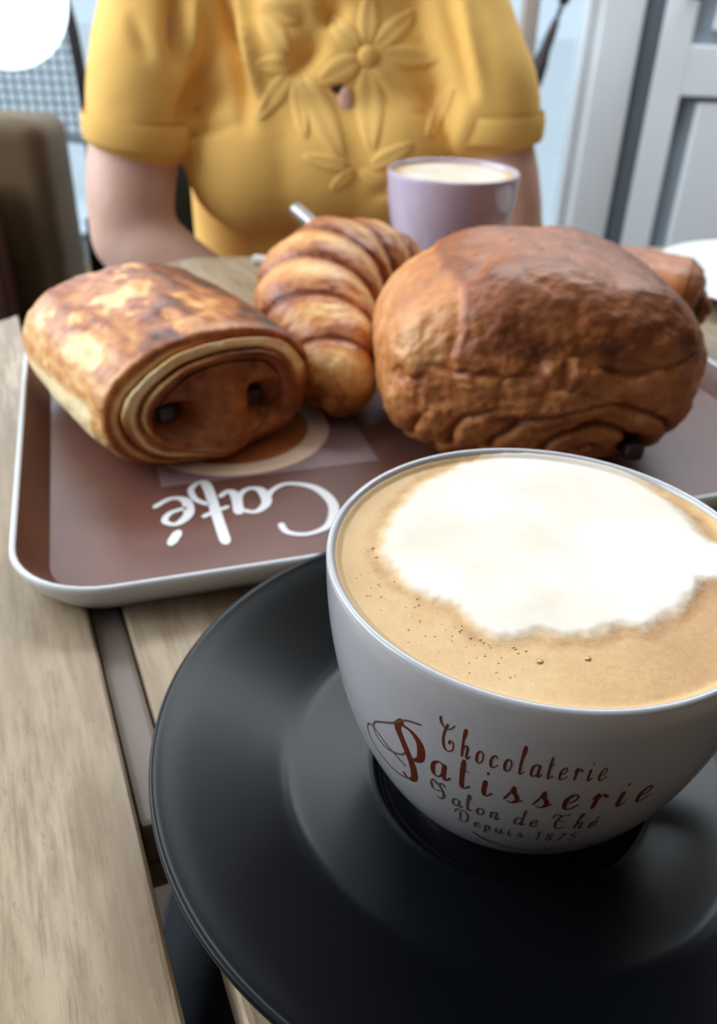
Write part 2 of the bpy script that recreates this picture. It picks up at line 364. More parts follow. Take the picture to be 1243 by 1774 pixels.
# ------------------------------------------------------------------ cafe table
TZ = .75; ANG = R_(24); ad = np.array([-math.sin(ANG), math.cos(ANG)]); ac = np.array([math.cos(ANG), math.sin(ANG)])
POLY = [(-.30, .455), (-.33, .02), (.02, -.10), (.52, -.06), (.56, .55), (.44, .802), (.238, .765), (-.14, .686), (-.197, .635), (-.236, .530)]
def clip(poly, n, c):   # keep n.p >= c
    out = []
    for i in range(len(poly)):
        p, q = np.array(poly[i]), np.array(poly[(i + 1) % len(poly)]); a, b = p @ n - c, q @ n - c
        if a >= 0: out.append(p)
        if a * b < 0: out.append(p + (q - p) * a / (a - b))
    return out
table = thing('cafe_table', 'wooden slatted cafe table carrying the tray, plates and cups', 'table', (.1, .35, 0))
g0 = np.array([-.0954, .232]) @ ac     # edge of the slat left of the gap
def slat(c0, c1):
    p = clip(clip(POLY, ac, c0), -ac, -c1)
    n = len(p); V = [(x, y, TZ - .022) for x, y in p] + [(x, y, TZ) for x, y in p]
    F = [list(range(n))[::-1], list(range(n, 2 * n))] + [(i, (i + 1) % n, n + (i + 1) % n, n + i) for i in range(n)]
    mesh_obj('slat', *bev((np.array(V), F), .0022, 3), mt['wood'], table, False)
GAP, WID = .0118, .235
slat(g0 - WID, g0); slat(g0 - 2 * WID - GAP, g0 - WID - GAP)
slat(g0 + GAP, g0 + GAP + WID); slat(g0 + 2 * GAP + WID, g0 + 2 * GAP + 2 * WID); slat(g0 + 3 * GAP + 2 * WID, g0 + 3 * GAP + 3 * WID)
mt['joint'] = plain('grey_brown_joint_filler', (122, 108, 100), .5, .4, var=.05)
def at_t(c, a): return ac * c + ad * a
def bar(c0, c1, a0, a1, z0, z1, name='crossbar', mat='wood'):
    m = bbox(c0, c1, a0, a1, z0, z1, .002); V = m[0].copy(); q = V[:, :1] * ac + V[:, 1:2] * ad; V[:, :2] = q
    return mesh_obj(name, V, m[1], mt[mat], table, False)
mt['barwood'] = plain('grey_brown_painted_wood', (128, 114, 106), .5, .4, var=.08)
bar(g0 - .12, g0 + .42, .158, .33, TZ - .034, TZ - .0225, mat='barwood'); bar(g0 - .12, g0 + .42, .50, .56, TZ - .045, TZ - .0225, mat='barwood')
bar(g0 - .12, g0 + .42, -.06, -.005, TZ - .045, TZ - .0225, mat='barwood')
bar(g0 + .0004, g0 + GAP - .0004, .158, .515, TZ - .021, TZ - .0045, 'joint_strip', 'joint')
bar(g0 + GAP + WID + .0004, g0 + 2 * GAP + WID - .0004, .158, .60, TZ - .021, TZ - .0045, 'joint_strip', 'joint')
for c in (g0 - .10, g0 + .40):
    for a in (.0, .50): bar(c - .025, c + .025, a - .02, a + .03, 0, TZ - .0455, 'leg', 'darkwood')

# ------------------------------------------------------------------ tray
TY = R_(18); tu = np.array([math.cos(TY), math.sin(TY)]); tv = np.array([-tu[1], tu[0]]); TO = np.array([-.0922, .2318])
def tw(u, v, z):
    u = np.asarray(u, float); v = np.asarray(v, float); z = np.broadcast_to(np.asarray(z, float), u.shape)
    p = TO + u[..., None] * tu + v[..., None] * tv; return np.concatenate([p, z[..., None]], -1)
U0, U1, V0, V1 = -.0285, .348, -.0072, .272; FZ = .7545
def rrect(ins, rad, n=10):
    P = []
    for cu, cv, a0 in ((U0 + ins + rad, V0 + ins + rad, 180), (U1 - ins - rad, V0 + ins + rad, 270), (U1 - ins - rad, V1 - ins - rad, 0), (U0 + ins + rad, V1 - ins - rad, 90)):
        for k in range(n + 1): a = R_(a0 + 90 * k / n); P.append((cu + rad * math.cos(a), cv + rad * math.sin(a)))
    return np.array(P)
def trayloft(prof):
    V = []
    for ins, rad, z in prof: p = rrect(ins, rad); V.append(tw(p[:, 0], p[:, 1], z))
    return np.concatenate(V), grid_faces(len(prof), len(V[0]))
tray = thing('serving_tray', 'brown rectangular serving tray with white edge holding the pastries', 'tray', tuple(tw(.155, .13, TZ)))
n = 44
v1, f1 = trayloft([(.0125, .0235, FZ), (.0125, .0235, FZ - .004)])
f1 = [f[::-1] for f in f1] + [list(range(n)), list(range(n, 2 * n))[::-1]]
mesh_obj('tray_floor', v1, f1, mt['tray'], tray, False)
v, f = trayloft([(.0024, .0326, .7657), (.0042, .0308, .763), (.0095, .026, .7572), (.0126, .0234, FZ + .0002)]); mesh_obj('inner_wall', v, f, mt['traywall'], tray)
v, f = trayloft([(.014, .0225, FZ - .0042), (.0125, .0235, .7506), (.0085, .027, .7516), (.004, .031, .757), (.0005, .0345, .7633), (.0, .035, .765), (.0004, .0346, .7663), (.0015, .0335, .7667), (.0024, .0326, .7657)])
mesh_obj('white_edge', v, f, mt['trayrim'], tray, label='white outer edge of the tray')

# ---- lettering: pen strokes -> ribbons
GL = {
 'a': (.5, [[(.37, .38), (.24, .46), (.07, .32), (.06, .07), (.18, 0), (.31, .12), (.38, .40)], [(.39, .46), (.36, .12), (.42, 0), (.56, .14)]]),
 'c': (.42, [[(.31, .36), (.22, .46), (.06, .3), (.06, .07), (.18, 0), (.4, .16)]]),
 'e': (.42, [[(.05, .2), (.22, .24), (.31, .38), (.22, .46), (.06, .3), (.06, .07), (.18, 0), (.4, .16)]]),
 'o': (.44, [[(.2, .46), (.06, .32), (.06, .08), (.18, 0), (.32, .14), (.33, .36), (.2, .46)]]),
 'h': (.52, [[(.04, .5), (.2, .82), (.2, 1), (.12, .95), (.09, .6), (.07, 0)], [(.08, .22), (.22, .46), (.33, .38), (.3, .1), (.36, 0), (.5, .14)]]),
 'l': (.32, [[(.02, .35), (.2, .82), (.18, 1), (.11, .9), (.08, .15), (.15, 0), (.3, .14)]]),
 't': (.34, [[(.12, .82), (.09, .14), (.16, 0), (.32, .14)], [(-.02, .5), (.26, .53)]]),
 'i': (.31, [[(.09, .46), (.07, .12), (.14, 0), (.29, .14)], [(.13, .62), (.12, .70)]]),
 'r': (.40, [[(.0, .3), (.1, .46), (.09, 0)], [(.09, .2), (.2, .42), (.31, .40), (.33, .34)]]),
 's': (.46, [[(.0, .05), (.14, .3), (.2, .47), (.22, .34), (.33, .14), (.22, .0), (.08, .03)], [(.24, 0), (.48, .14)]]),
 'n': (.5, [[(.05, .46), (.06, 0)], [(.07, .22), (.21, .46), (.32, .38), (.29, .1), (.35, 0), (.48, .14)]]),
 'd': (.54, [[(.37, .38), (.24, .46), (.07, .32), (.06, .07), (.18, 0), (.31, .12), (.38, .40)], [(.42, 1), (.37, .12), (.43, 0), (.57, .14)]]),
 'p': (.46, [[(.08, .46), (.06, -.36)], [(.08, .28), (.22, .46), (.35, .3), (.3, .04), (.17, 0), (.08, .1)]]),
 'u': (.52, [[(.05, .46), (.05, .12), (.14, 0), (.28, .14), (.35, .46)], [(.35, .46), (.34, .1), (.4, 0), (.53, .14)]]),
 'C': (.74, [[(.26, .96), (.10, .62), (.06, .3), (.16, .06), (.36, 0), (.58, .14), (.58, .36), (.44, .42), (.36, .28)], [(-.16, 1.12), (-.08, .9), (.16, .78), (.4, .82), (.6, 1.0)]]),
 'T': (.8, [[(.26, .9), (.12, .6), (.1, .3), (.2, .06), (.4, .02), (.58, .16)], [(-.12, .7), (-.02, .95), (.3, .86), (.66, 1.0)], [(.08, .5), (.5, .56)]]),
 'S': (.62, [[(.5, .84), (.36, 1), (.2, .84), (.34, .56), (.4, .26), (.22, .0), (.0, .06)], [(-.24, .8), (-.2, .5), (.0, .42), (.22, .5)], [(-.24, .8), (-.1, 1.0), (.1, .8)]]),
 'D': (.82, [[(.2, .86), (.16, .06)], [(-.14, .6), (-.06, .9), (.3, 1), (.62, .84), (.64, .34), (.42, .04), (.06, 0), (-.02, .1)]]),
 '1': (.42, [[(.06, .6), (.2, .72), (.2, 0)]]), '8': (.5, [[(.22, .72), (.06, .56), (.22, .38), (.38, .18), (.22, 0), (.06, .16), (.22, .38), (.36, .56), (.22, .72)]]),
 '7': (.46, [[(.04, .7), (.38, .72)], [(.38, .72), (.2, .3), (.14, 0)]]), '5': (.46, [[(.36, .72), (.12, .72)], [(.12, .72), (.08, .42)], [(.08, .42), (.28, .44), (.38, .2), (.2, 0), (.04, .06)]]),
}
GL['é'] = (GL['e'][0], GL['e'][1] + [[(.30, .74), (.18, .58)]])
def ribbon(P, wmin, wmax, fn, n=9):
    C = catmull(P, n); Tn = np.gradient(C, axis=0); L = np.linalg.norm(Tn, axis=1) + 1e-9; Tn /= L[:, None]
    dn = np.clip(np.abs(Tn[:, 1]) * 1.15 - .25, 0, 1) ** 1.2 * np.where(Tn[:, 1] < .25, 1, .35)
    dn = np.convolve(np.pad(dn, 2, 'edge'), np.ones(5) / 5, 'valid')
    e = np.minimum(np.arange(len(C)), np.arange(len(C))[::-1]); w = (wmin + (wmax - wmin) * dn) * np.clip((e + 1.2) / 3, .4, 1) * .5
    N = np.stack([-Tn[:, 1], Tn[:, 0]], -1)
    a, b, c = C + N * w[:, None], C, C - N * w[:, None]
    V = np.concatenate([fn(a), fn(b), fn(c)]); m = len(C)
    F = [(i, i + 1, m + i + 1, m + i) for i in range(m - 1)] + [(m + i, m + i + 1, 2 * m + i + 1, 2 * m + i) for i in range(m - 1)]
    return V, F
_st = [0]
def textline(word, wmin, wmax, fn, spacing=0.0, glyphs=GL):
    """returns ribbons; fn maps pen units to 3-D"""
    out = []; x = 0
    for ch in word:
        if ch == ' ': x += .42; continue
        adv, st = glyphs[ch]
        for s in st: _st[0] = (_st[0] + 1) % 5; out.append(ribbon(np.array(s, float) + [x, 0], wmin, wmax, lambda p: fn(p, _st[0] * .000012)))
        x += adv + spacing
    return out, x
def text_width(word, spacing, glyphs=GL): return sum(.42 if c == ' ' else glyphs[c][0] + spacing for c in word) - spacing
# Café on the tray: reads from the far side
CG = {'C': (.82, [[(.74, .74), (.70, .92), (.48, 1.0), (.2, .88), (.05, .52), (.16, .16), (.46, .0), (.68, .10), (.78, .26)]]),
      'a': (.56, [[(.38, .40), (.22, .47), (.06, .32), (.07, .07), (.2, 0), (.34, .12), (.40, .42)], [(.42, .48), (.39, .12), (.46, 0), (.58, .10)]]),
      'f': (.50, [[(.18, .98), (.19, .5), (.20, -.1), (.26, -.26), (.40, -.14), (.38, .08), (.24, .22)], [(.02, .3), (.2, .36), (.36, .44)]]),
      'é': (.5, [[(.08, .22), (.28, .28), (.36, .42), (.24, .50), (.08, .34), (.08, .08), (.24, 0), (.46, .14)], [(.36, .86), (.22, .62)]])}
sc_ = .0410
def cafe_fn(p, o=0):
    return tw(.1015 - p[:, 0] * .0362, .0660 - p[:, 1] * sc_, FZ + .0003 + o)
rb, _ = textline('Café', .055, .135, cafe_fn, -.08, CG)
v, f = merge(*rb); mesh_obj('cafe_lettering', v, f, mt['letter'], tray, False, label='white Café lettering printed on the tray')
def disc(u, v_, ru, rv, z, n=64, r_in=0):
    t = np.linspace(0, 2 * np.pi, n, endpoint=False)
    a = tw(u + ru * np.cos(t), v_ + rv * np.sin(t), z)
    if r_in: b = tw(u + ru * r_in * np.cos(t), v_ + rv * r_in * np.sin(t), z); return np.concatenate([b, a]), grid_faces(2, n)
    return a, [list(range(n))]
mesh_obj('mauve_print', tw(np.array([.0305, .131, .131, .0305]), np.array([.0765, .0765, .225, .225]), FZ + .0002), [(0, 1, 2, 3)], mt['mauve'], tray, False, label='mauve rectangle printed on the tray')
mesh_obj('plate_print', *disc(.0705, .126, .048, .048, FZ + .00035, r_in=.78), mt['cream'], tray, False, label='cream plate rim printed on the tray')
mesh_obj('plate_print', *disc(.0705, .126, .0374, .0374, FZ + .0004), mt['orangeprint'], tray, False, label='orange brown picture printed inside the cream plate rim')

# ------------------------------------------------------------------ saucer and cappuccino cup
CC = (.0451, .1642); ZR = .8314
sau = thing('saucer', 'wide black saucer under the big white cappuccino cup', 'saucer', (CC[0], CC[1], TZ))
SP = [(.0002, .7532), (.034, .7532), (.0360, .7536), (.0372, .7546), (.0380, .7566), (.0388, .7574), (.0410, .7572), (.058, .7568), (.0615, .7569), (.0635, .7574), (.066, .7583), (.074, .7619), (.082, .7657), (.0905, .7697), (.0955, .7716), (.0972, .7723), (.0983, .7722), (.0988, .7714), (.0985, .7704), (.0965, .7690),
      (.088, .7640), (.078, .7590), (.068, .7545), (.064, .7515), (.063, .7503), (.060, .7503), (.058, .7512), (.0002, .7515)]
def smooth_prof(P, n=3):
    return [tuple(q) for q in catmull(P, n)]
v, f = lathe(smooth_prof(SP), CC, 160); mesh_obj('saucer_body', v, f, mt['blackceramic'], sau)
cup = thing('cappuccino_cup', 'big white porcelain cup with brown script lettering, full of cappuccino', 'cup', (CC[0], CC[1], .7532))
HC, R0, CP, CQ, RR = .0714, .029, 2.0636, .692, .0525
def cr(z):
    s = np.clip((np.asarray(z, float) - (ZR - HC)) / HC, 0, 1); return R0 + (RR - R0) * (1 - (1 - s) ** CP) ** CQ
zz = ZR - HC + HC * np.linspace(0, 1, 60) ** 1.6
outer = [(float(cr(z)), float(z)) for z in zz][:-1]
prof = [(.0002, .7545), (.0225, .7545), (.0235, .7533), (.0255, .7533), (.0268, .7545), (.0270, .7570)] + outer
prof += [(.05248, ZR - .0006), (.0521, ZR - .0001), (.0515, ZR + .00005), (.0508, ZR - .0003), (.0504, ZR - .0012), (.0502, ZR - .0026)]
prof += [(max(float(cr(z)) - .0030, .0002), float(z)) for z in zz[::-1][8:-6]] + [(.026, .7645), (.0002, .7640)]
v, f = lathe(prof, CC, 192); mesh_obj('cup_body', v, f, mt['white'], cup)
# handle on the far right, outside the lettering
hd = R_(10); hc = np.array([math.cos(hd), math.sin(hd)])
hp = catmull([(.0500, .822), (.0600, .8245), (.0720, .8195), (.0760, .807), (.0700, .7935), (.0580, .786), (.0475, .7845)], 8)
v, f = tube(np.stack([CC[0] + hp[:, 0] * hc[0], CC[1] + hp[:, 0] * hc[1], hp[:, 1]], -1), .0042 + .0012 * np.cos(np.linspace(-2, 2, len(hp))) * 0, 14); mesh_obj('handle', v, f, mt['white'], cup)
# coffee surface
FOAMZ = ZR - .0022
# outline of the milk blob, metres from the cup axis
BLOB = np.array([(-0.03884, 0.00695), (-0.03484, 0.02059), (-0.0274, 0.03447), (-0.01613, 0.04565), (-0.00386, 0.05134), (0.01142, 0.05206), (0.02435, 0.04948), (0.03192, 0.04002), (0.03829, 0.02872), (0.04197, 0.01845), (0.04232, 0.00926), (0.05002, 0.00597), (0.04738, -0.00479), (0.03474, -0.00816), (0.0301, -0.0144), (0.02336, -0.0218), (0.0162, -0.02505), (0.01016, -0.02441), (0.00552, -0.02858), (-0.0006, -0.02871), (-0.00653, -0.02772), (-0.01049, -0.02976), (-0.01546, -0.03073), (-0.01939, -0.02782), (-0.02128, -0.0216), (-0.02356, -0.01851), (-0.02862, -0.01756), (-0.0336, -0.01259), (-0.03745, -0.00618), (-0.03916, 0.00075)])
BIG_BUBBLES = [(-0.00733, -0.0363), (0.0027, -0.03495)]
def poly_sd(P, poly):
    A = poly; B = np.roll(poly, -1, 0); d = np.full(len(P), 9.0); ins = np.zeros(len(P), bool)
    for a, b in zip(A, B):
        e = b - a; w = P - a; t = np.clip((w @ e) / (e @ e), 0, 1); d = np.minimum(d, np.linalg.norm(w - t[:, None] * e, axis=1))
        c = ((a[1] <= P[:, 1]) & (b[1] > P[:, 1])) | ((b[1] <= P[:, 1]) & (a[1] > P[:, 1]))
        xi = a[0] + (P[:, 1] - a[1]) / (b[1] - a[1] + 1e-12) * e[0]; ins ^= c & (P[:, 0] < xi)
    return np.where(ins, d, -d)
nr, nt = 90, 256
rr_ = np.concatenate([np.linspace(.0003, .0480, nr - 12), np.linspace(.0484, .0504, 12)]); th = np.linspace(0, 2 * np.pi, nt, endpoint=False)
RRg, THg = np.meshgrid(rr_, th, indexing='ij'); X, Y = (RRg * np.cos(THg)).ravel(), (RRg * np.sin(THg)).ravel(); P2 = np.stack([X, Y], -1); P3 = np.stack([X, Y, 0 * X], -1)
sd = poly_sd(P2, BLOB) + .0014 * fbm(P3 * 220, 4) + .0008 * fbm(P3 * 700 + 9, 3)
foam = smooth(-.0010, .0034, sd + .0006); rad = np.hypot(X, Y)
edge = np.exp(-((sd + .0022) / .0016) ** 2)
crema = np.clip(.30 + .55 * edge * (.6 + .6 * fbm(P3 * 300, 3)) + .25 * fbm(P3 * 90 + 5, 4) + .35 * smooth(.0, .03, X + .3 * -Y) - .55 * smooth(.0475, .0500, rad), 0, 1)
Z = FOAMZ + .0006 * foam * (1 + .25 * fbm(P3 * 120, 3)) - .0012 * np.exp(-((rad - .0400) / .012) ** 2) * (1 - foam) * 0 + .0011 * smooth(.0485, .0504, rad) - .00015 * edge
Z += .00012 * fbm(P3 * 900, 3) * (1 - foam)
for q in BIG_BUBBLES:
    q = np.array(q); dq = np.linalg.norm(P2 - q, axis=1)
    crema = np.maximum(crema, .95 * np.exp(-(dq / .0009) ** 2))
V = np.stack([X + CC[0], Y + CC[1], Z], -1)
mesh_obj('coffee_foam', V, grid_faces(nr, nt) + [list(range(nt))[::-1]], mt['foam'], cup, True, {'foam': foam, 'crema': crema}, label='tan crema with white milk foam')
mt['bubble'] = plain('tan_bubble', (172, 126, 74), .2, .6, .5)
def bub(q, r): return ellipsoid((q[0] + CC[0], q[1] + CC[1], FOAMZ), (r, r, r * .4), 16, 8)
for q in BIG_BUBBLES: mesh_obj('bubble', *bub(q, .00085), mt['bubble'], cup)
bl = []
for k in range(110):
    a = R_(175 + 80 * rng.random()); r = .030 + .017 * rng.random(); q = np.array([[r * math.cos(a), r * math.sin(a)]])
    if poly_sd(q, BLOB)[0] < -.001: bl.append(bub(q[0], .00014 + .00020 * rng.random()))
o = mesh_obj('small_bubbles', *merge(*bl), mt['bubble'], cup); o['kind'] = 'stuff'
# lettering wrapped on the cup
def cup_fn(th0, th1, width, zb, h, off=.00005):
    def fn(p, o=0):
        t = np.radians(th0 + (th1 - th0) * p[:, 0] / width); z = ZR - zb + p[:, 1] * h; r = cr(z) + off + o
        return np.stack([CC[0] + r * np.cos(t), CC[1] + r * np.sin(t), z], -1)
    return fn
def cupline(name, word, th0, th1, zb, h, wmin, wmax, sp, mat, label):
    w = text_width(word, sp); rb, _ = textline(word, wmin, wmax, cup_fn(th0, th1, w, zb, h), sp); v, f = merge(*rb)
    mesh_obj(name, v, f, mt[mat], cup, False, label=label)
cupline('chocolaterie_lettering', 'Chocolaterie', -120.8, -83.2, .0198, .0088, .035, .14, .24, 'print', 'brown script word Chocolaterie')
cupline('patisserie_lettering', 'atisserie', -123.6, -68.5, .0308, .0128, .03, .14, .27, 'print', 'brown script word Patisserie after its capital')
cupline('salon_lettering', 'Salon de Thé', -122.5, -79.5, .0400, .0072, .055, .14, .2, 'printthin', 'small script words Salon de Thé')
cupline('depuis_lettering', 'Depuis 1875', -116.5, -83.0, .0472, .0062, .065, .13, .22, 'printthin', 'small script words Depuis 1875')
pf = cup_fn(-131.0, -131.0 + 12, 1.0, .0385, .0175)
P1 = [[(-.06, 1.16), (-.20, .98), (-.05, .70), (.12, .36), (.12, .06), (-.06, -.08), (-.22, .0)], [(-.10, 1.08), (.16, 1.06), (.36, .90), (.36, .64), (.18, .50), (.04, .56)]]
P2_ = [[(.40, 1.30), (.0, 1.20), (-.36, 1.10), (-.95, 1.08), (-1.02, .86), (-.70, .58), (-.20, .46), (.0, .60)], [(-.06, -.08), (-.5, .02), (-1.1, .42), (-1.36, .78), (-1.30, 1.0), (-1.05, .98), (-.66, .66), (-.2, .30), (-.1, .2)]]
v, f = merge(*[ribbon(np.array(s), .05, .21, pf, 14) for s in P1]); mesh_obj('capital_letter', v, f, mt['print'], cup, False, label='brown flourished capital P')
v, f = merge(*[ribbon(np.array(s), .035, .045, pf, 14) for s in [[(a, b + .5 * min(a + .1, 0)) for a, b in q] for q in P2_]]); mesh_obj('capital_flourish', v, f, mt['printthin'], cup, False, label='thin swash loops of the capital')
ff = cup_fn(-112, -86, 1.0, .0545, .01)
v, f = merge(*[ribbon(np.array(s), .04, .05, ff, 12) for s in [[(0, .3), (.2, -.1), (.5, -.3), (.8, -.15), (1, .2)], [(.1, .12), (.4, -.12), (.7, -.2), (.9, -.02)]]]); mesh_obj('flourish_line', v, f, mt['printthin'], cup, False, label='thin curved line under the lettering')

# ------------------------------------------------------------------ pastries
def loaf(yaw, org, L, Wd, H, fn, e=2.5, nu=220, nface=50, nround=46, nside=80, nback=40, rc=.014, dome=.006, ebot=4.0, lift=0):
    """local x across, y along (front face at 0), z up from 0; fn(x,y,z,k,th,side) -> outward displacement, bake tone"""
    th = np.linspace(0, 2 * np.pi, nu, endpoint=False); c, s = np.cos(th), np.sin(th)
    ee = np.where(s >= 0, e, ebot); q = (np.abs(c) ** ee + np.abs(s) ** ee) ** (-1 / ee)
    ux, uz = q * c, q * s                                       # unit superellipse
    k, y, sd = [], [], []
    rho_c = 1 - rc / (min(Wd, H) / 2)
    for i in range(nface): r = .02 + (rho_c - .02) * i / (nface - 1); k.append(r); y.append(-dome * (1 - (r / rho_c) ** 2)); sd.append(0)
    for i in range(1, nround + 1): a = i / nround * math.pi / 2; k.append(rho_c + (1 - rho_c) * math.sin(a)); y.append(rc * (1 - math.cos(a))); sd.append(i / nround)
    for i in range(1, nside): t = i / nside; k.append(1); y.append(rc + (L - 2.4 * rc) * t); sd.append(1)
    for i in range(nback): a = i / (nback - 1) * math.pi / 2 * .99; k.append(math.cos(a) ** .8); y.append(L - 1.4 * rc + 1.4 * rc * math.sin(a)); sd.append(1)
    k = np.array(k); m = len(k); K = np.repeat(k[:, None], nu, 1); Yg = np.repeat(np.array(y)[:, None], nu, 1); SD = np.repeat(np.array(sd, float)[:, None], nu, 1)
    bulge = 1 + .05 * np.sin(np.pi * np.clip(Yg / L, 0, 1))
    x = K * bulge * ux * Wd / 2; z = H / 2 + K * uz * H / 2 * np.where(uz > 0, bulge, 1)
    P = np.stack([x, Yg, z], -1)
    du = np.roll(P, -1, 1) - np.roll(P, 1, 1); dv = np.gradient(P, axis=0); N = np.cross(du, dv); N /= np.linalg.norm(N, axis=-1)[..., None] + 1e-15
    cen = np.array([0, L / 2, H / 2]); N *= np.where(((P - cen) * N).sum(-1) < 0, -1, 1)[..., None]
    h, tone = fn(x.ravel(), Yg.ravel(), z.ravel(), K.ravel(), np.repeat(th[None], m, 0).ravel(), SD.ravel())
    P = P.reshape(-1, 3) + N.reshape(-1, 3) * h[:, None]; P[:, 2] = np.maximum(P[:, 2], 0)
    F = [f[::-1] for f in grid_faces(m, nu)] + [list(range(nu)), list(range((m - 1) * nu, m * nu))[::-1]]
    ca, sa = math.cos(yaw), math.sin(yaw); Wp = np.stack([org[0] + P[:, 0] * ca - P[:, 1] * sa, org[1] + P[:, 0] * sa + P[:, 1] * ca, org[2] + P[:, 2]], -1)
    return Wp, F, np.clip(tone, -.3, 1.2)
def ridged(p, o=4): return 1 - np.abs(fbm(p, o)) * 2.2
def place(yaw, org, p): ca, sa = math.cos(yaw), math.sin(yaw); return np.array([org[0] + p[0] * ca - p[1] * sa, org[1] + p[0] * sa + p[1] * ca, org[2] + p[2]])
def xf(m, yaw, org):
    V = m[0]; ca, sa = math.cos(yaw), math.sin(yaw); return np.stack([org[0] + V[:, 0] * ca - V[:, 1] * sa, org[1] + V[:, 0] * sa + V[:, 1] * ca, org[2] + V[:, 2]], -1), m[1]

# golden pain au chocolat on the left of the tray
YA, OA = R_(36.5), (-.0630, .339, FZ + .0006)
HA, WA = .0600, .103
def fnA(x, y, z, k, th, side):
    p = np.stack([x, y, z], -1); zc = z - .025; top = np.sin(th); g = np.cos(th); am = smooth(.98, .55, side)
    nz = fbm(np.stack([x * 60, y * 30, z * 60], -1), 4); nf = fbm(np.stack([x * 230, y * 110, z * 230], -1), 3)
    wob = .10 * fbm(p * 45, 3)
    kk = k + .035 * fbm(np.stack([g * 1.5, top * 1.5, 0 * g], -1) + 4, 3)
    lay = kk * 6.5 + th / (2 * np.pi) + wob; saw = lay - np.floor(lay)
    groove = np.exp(-((saw - .03) / .10) ** 2) + np.exp(-((saw - 1.03) / .10) ** 2); outw = smooth(.46, .62, k)
    hole = np.exp(-((x + .0220) / .0092) ** 4 - ((zc - .001) / .0070) ** 4) + np.exp(-((x - .0235) / .0080) ** 4 - ((zc + .001) / .0086) ** 4); hole = np.clip(hole, 0, 1)
    lobe = np.exp(-((x - .001) / .012) ** 2 - ((zc + .008) / .018) ** 2)
    lip = np.exp(-((k - .97) / .03) ** 2) * am
    step = smooth(-.012, -.008, x + .012 * fbm(np.stack([0 * x, y * 30, 0 * x], -1), 3)) * (z > .03) * smooth(.5, 1, side)
    h = .0012 * nz + .0007 * nf + .0014 * step + .0012 * lip
    h = h + am * (-.0022 * groove * outw + .0022 * (saw - .5) * outw - .012 * hole + .0055 * lobe - .0035 * smooth(.62, .40, k) * (1 - lobe))
    blot = smooth(.0, .26, fbm(np.stack([x * 75, y * 52, z * 75], -1) + 3.3, 4))
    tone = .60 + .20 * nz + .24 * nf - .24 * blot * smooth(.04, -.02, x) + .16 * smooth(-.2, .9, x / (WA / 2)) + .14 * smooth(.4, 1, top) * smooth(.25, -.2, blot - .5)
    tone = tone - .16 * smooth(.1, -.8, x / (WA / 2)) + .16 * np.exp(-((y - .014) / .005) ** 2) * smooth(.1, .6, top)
    raw = smooth(.0335, .026, z + .005 * fbm(np.stack([y * 40, 0 * y, 0 * y], -1), 3)) * smooth(.003, .007, z) * smooth(.012, .028, y) * smooth(.118, .09, y) * smooth(-.03, -.036, x)
    tone = tone * (1 - raw) - .18 * raw
    tb = smooth(-.25, .35, top)
    pale = np.exp(-((kk - .83) / .055) ** 2) * tb + .9 * np.exp(-((kk - .685) / .018) ** 2) * smooth(.3, -.3, g) + .8 * np.exp(-((kk - .77) / .022) ** 2) * smooth(.2, -.5, g) + .6 * np.exp(-((kk - .90) / .02) ** 2) * smooth(.2, -.5, g)
    face = .72 - .66 * np.clip(pale, 0, 1) + .18 * groove * outw + .14 * nz + .12 * nf + .10 * np.exp(-((k - .72) / .03) ** 2) * tb - .12 * lobe
    face = np.maximum(face, hole * 1.1)
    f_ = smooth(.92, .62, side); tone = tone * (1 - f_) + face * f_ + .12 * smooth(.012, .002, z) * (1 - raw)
    return h, tone
pa = thing('pain_au_chocolat', 'golden chocolate roll with a pale unbaked flank, alone above the Café lettering', 'pastry', OA, 'pastries on the tray')
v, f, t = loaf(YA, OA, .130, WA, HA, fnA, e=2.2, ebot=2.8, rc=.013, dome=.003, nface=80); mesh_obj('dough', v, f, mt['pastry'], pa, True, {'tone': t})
for cx_, cz_ in ((-.0215, .0255), (.0215, .023)): mesh_obj('chocolate_stick', *xf(bbox(cx_ - .0045, cx_ + .0045, .0085, .05, cz_ - .0045, cz_ + .0045, .0018), YA, OA), mt['choc'], pa)

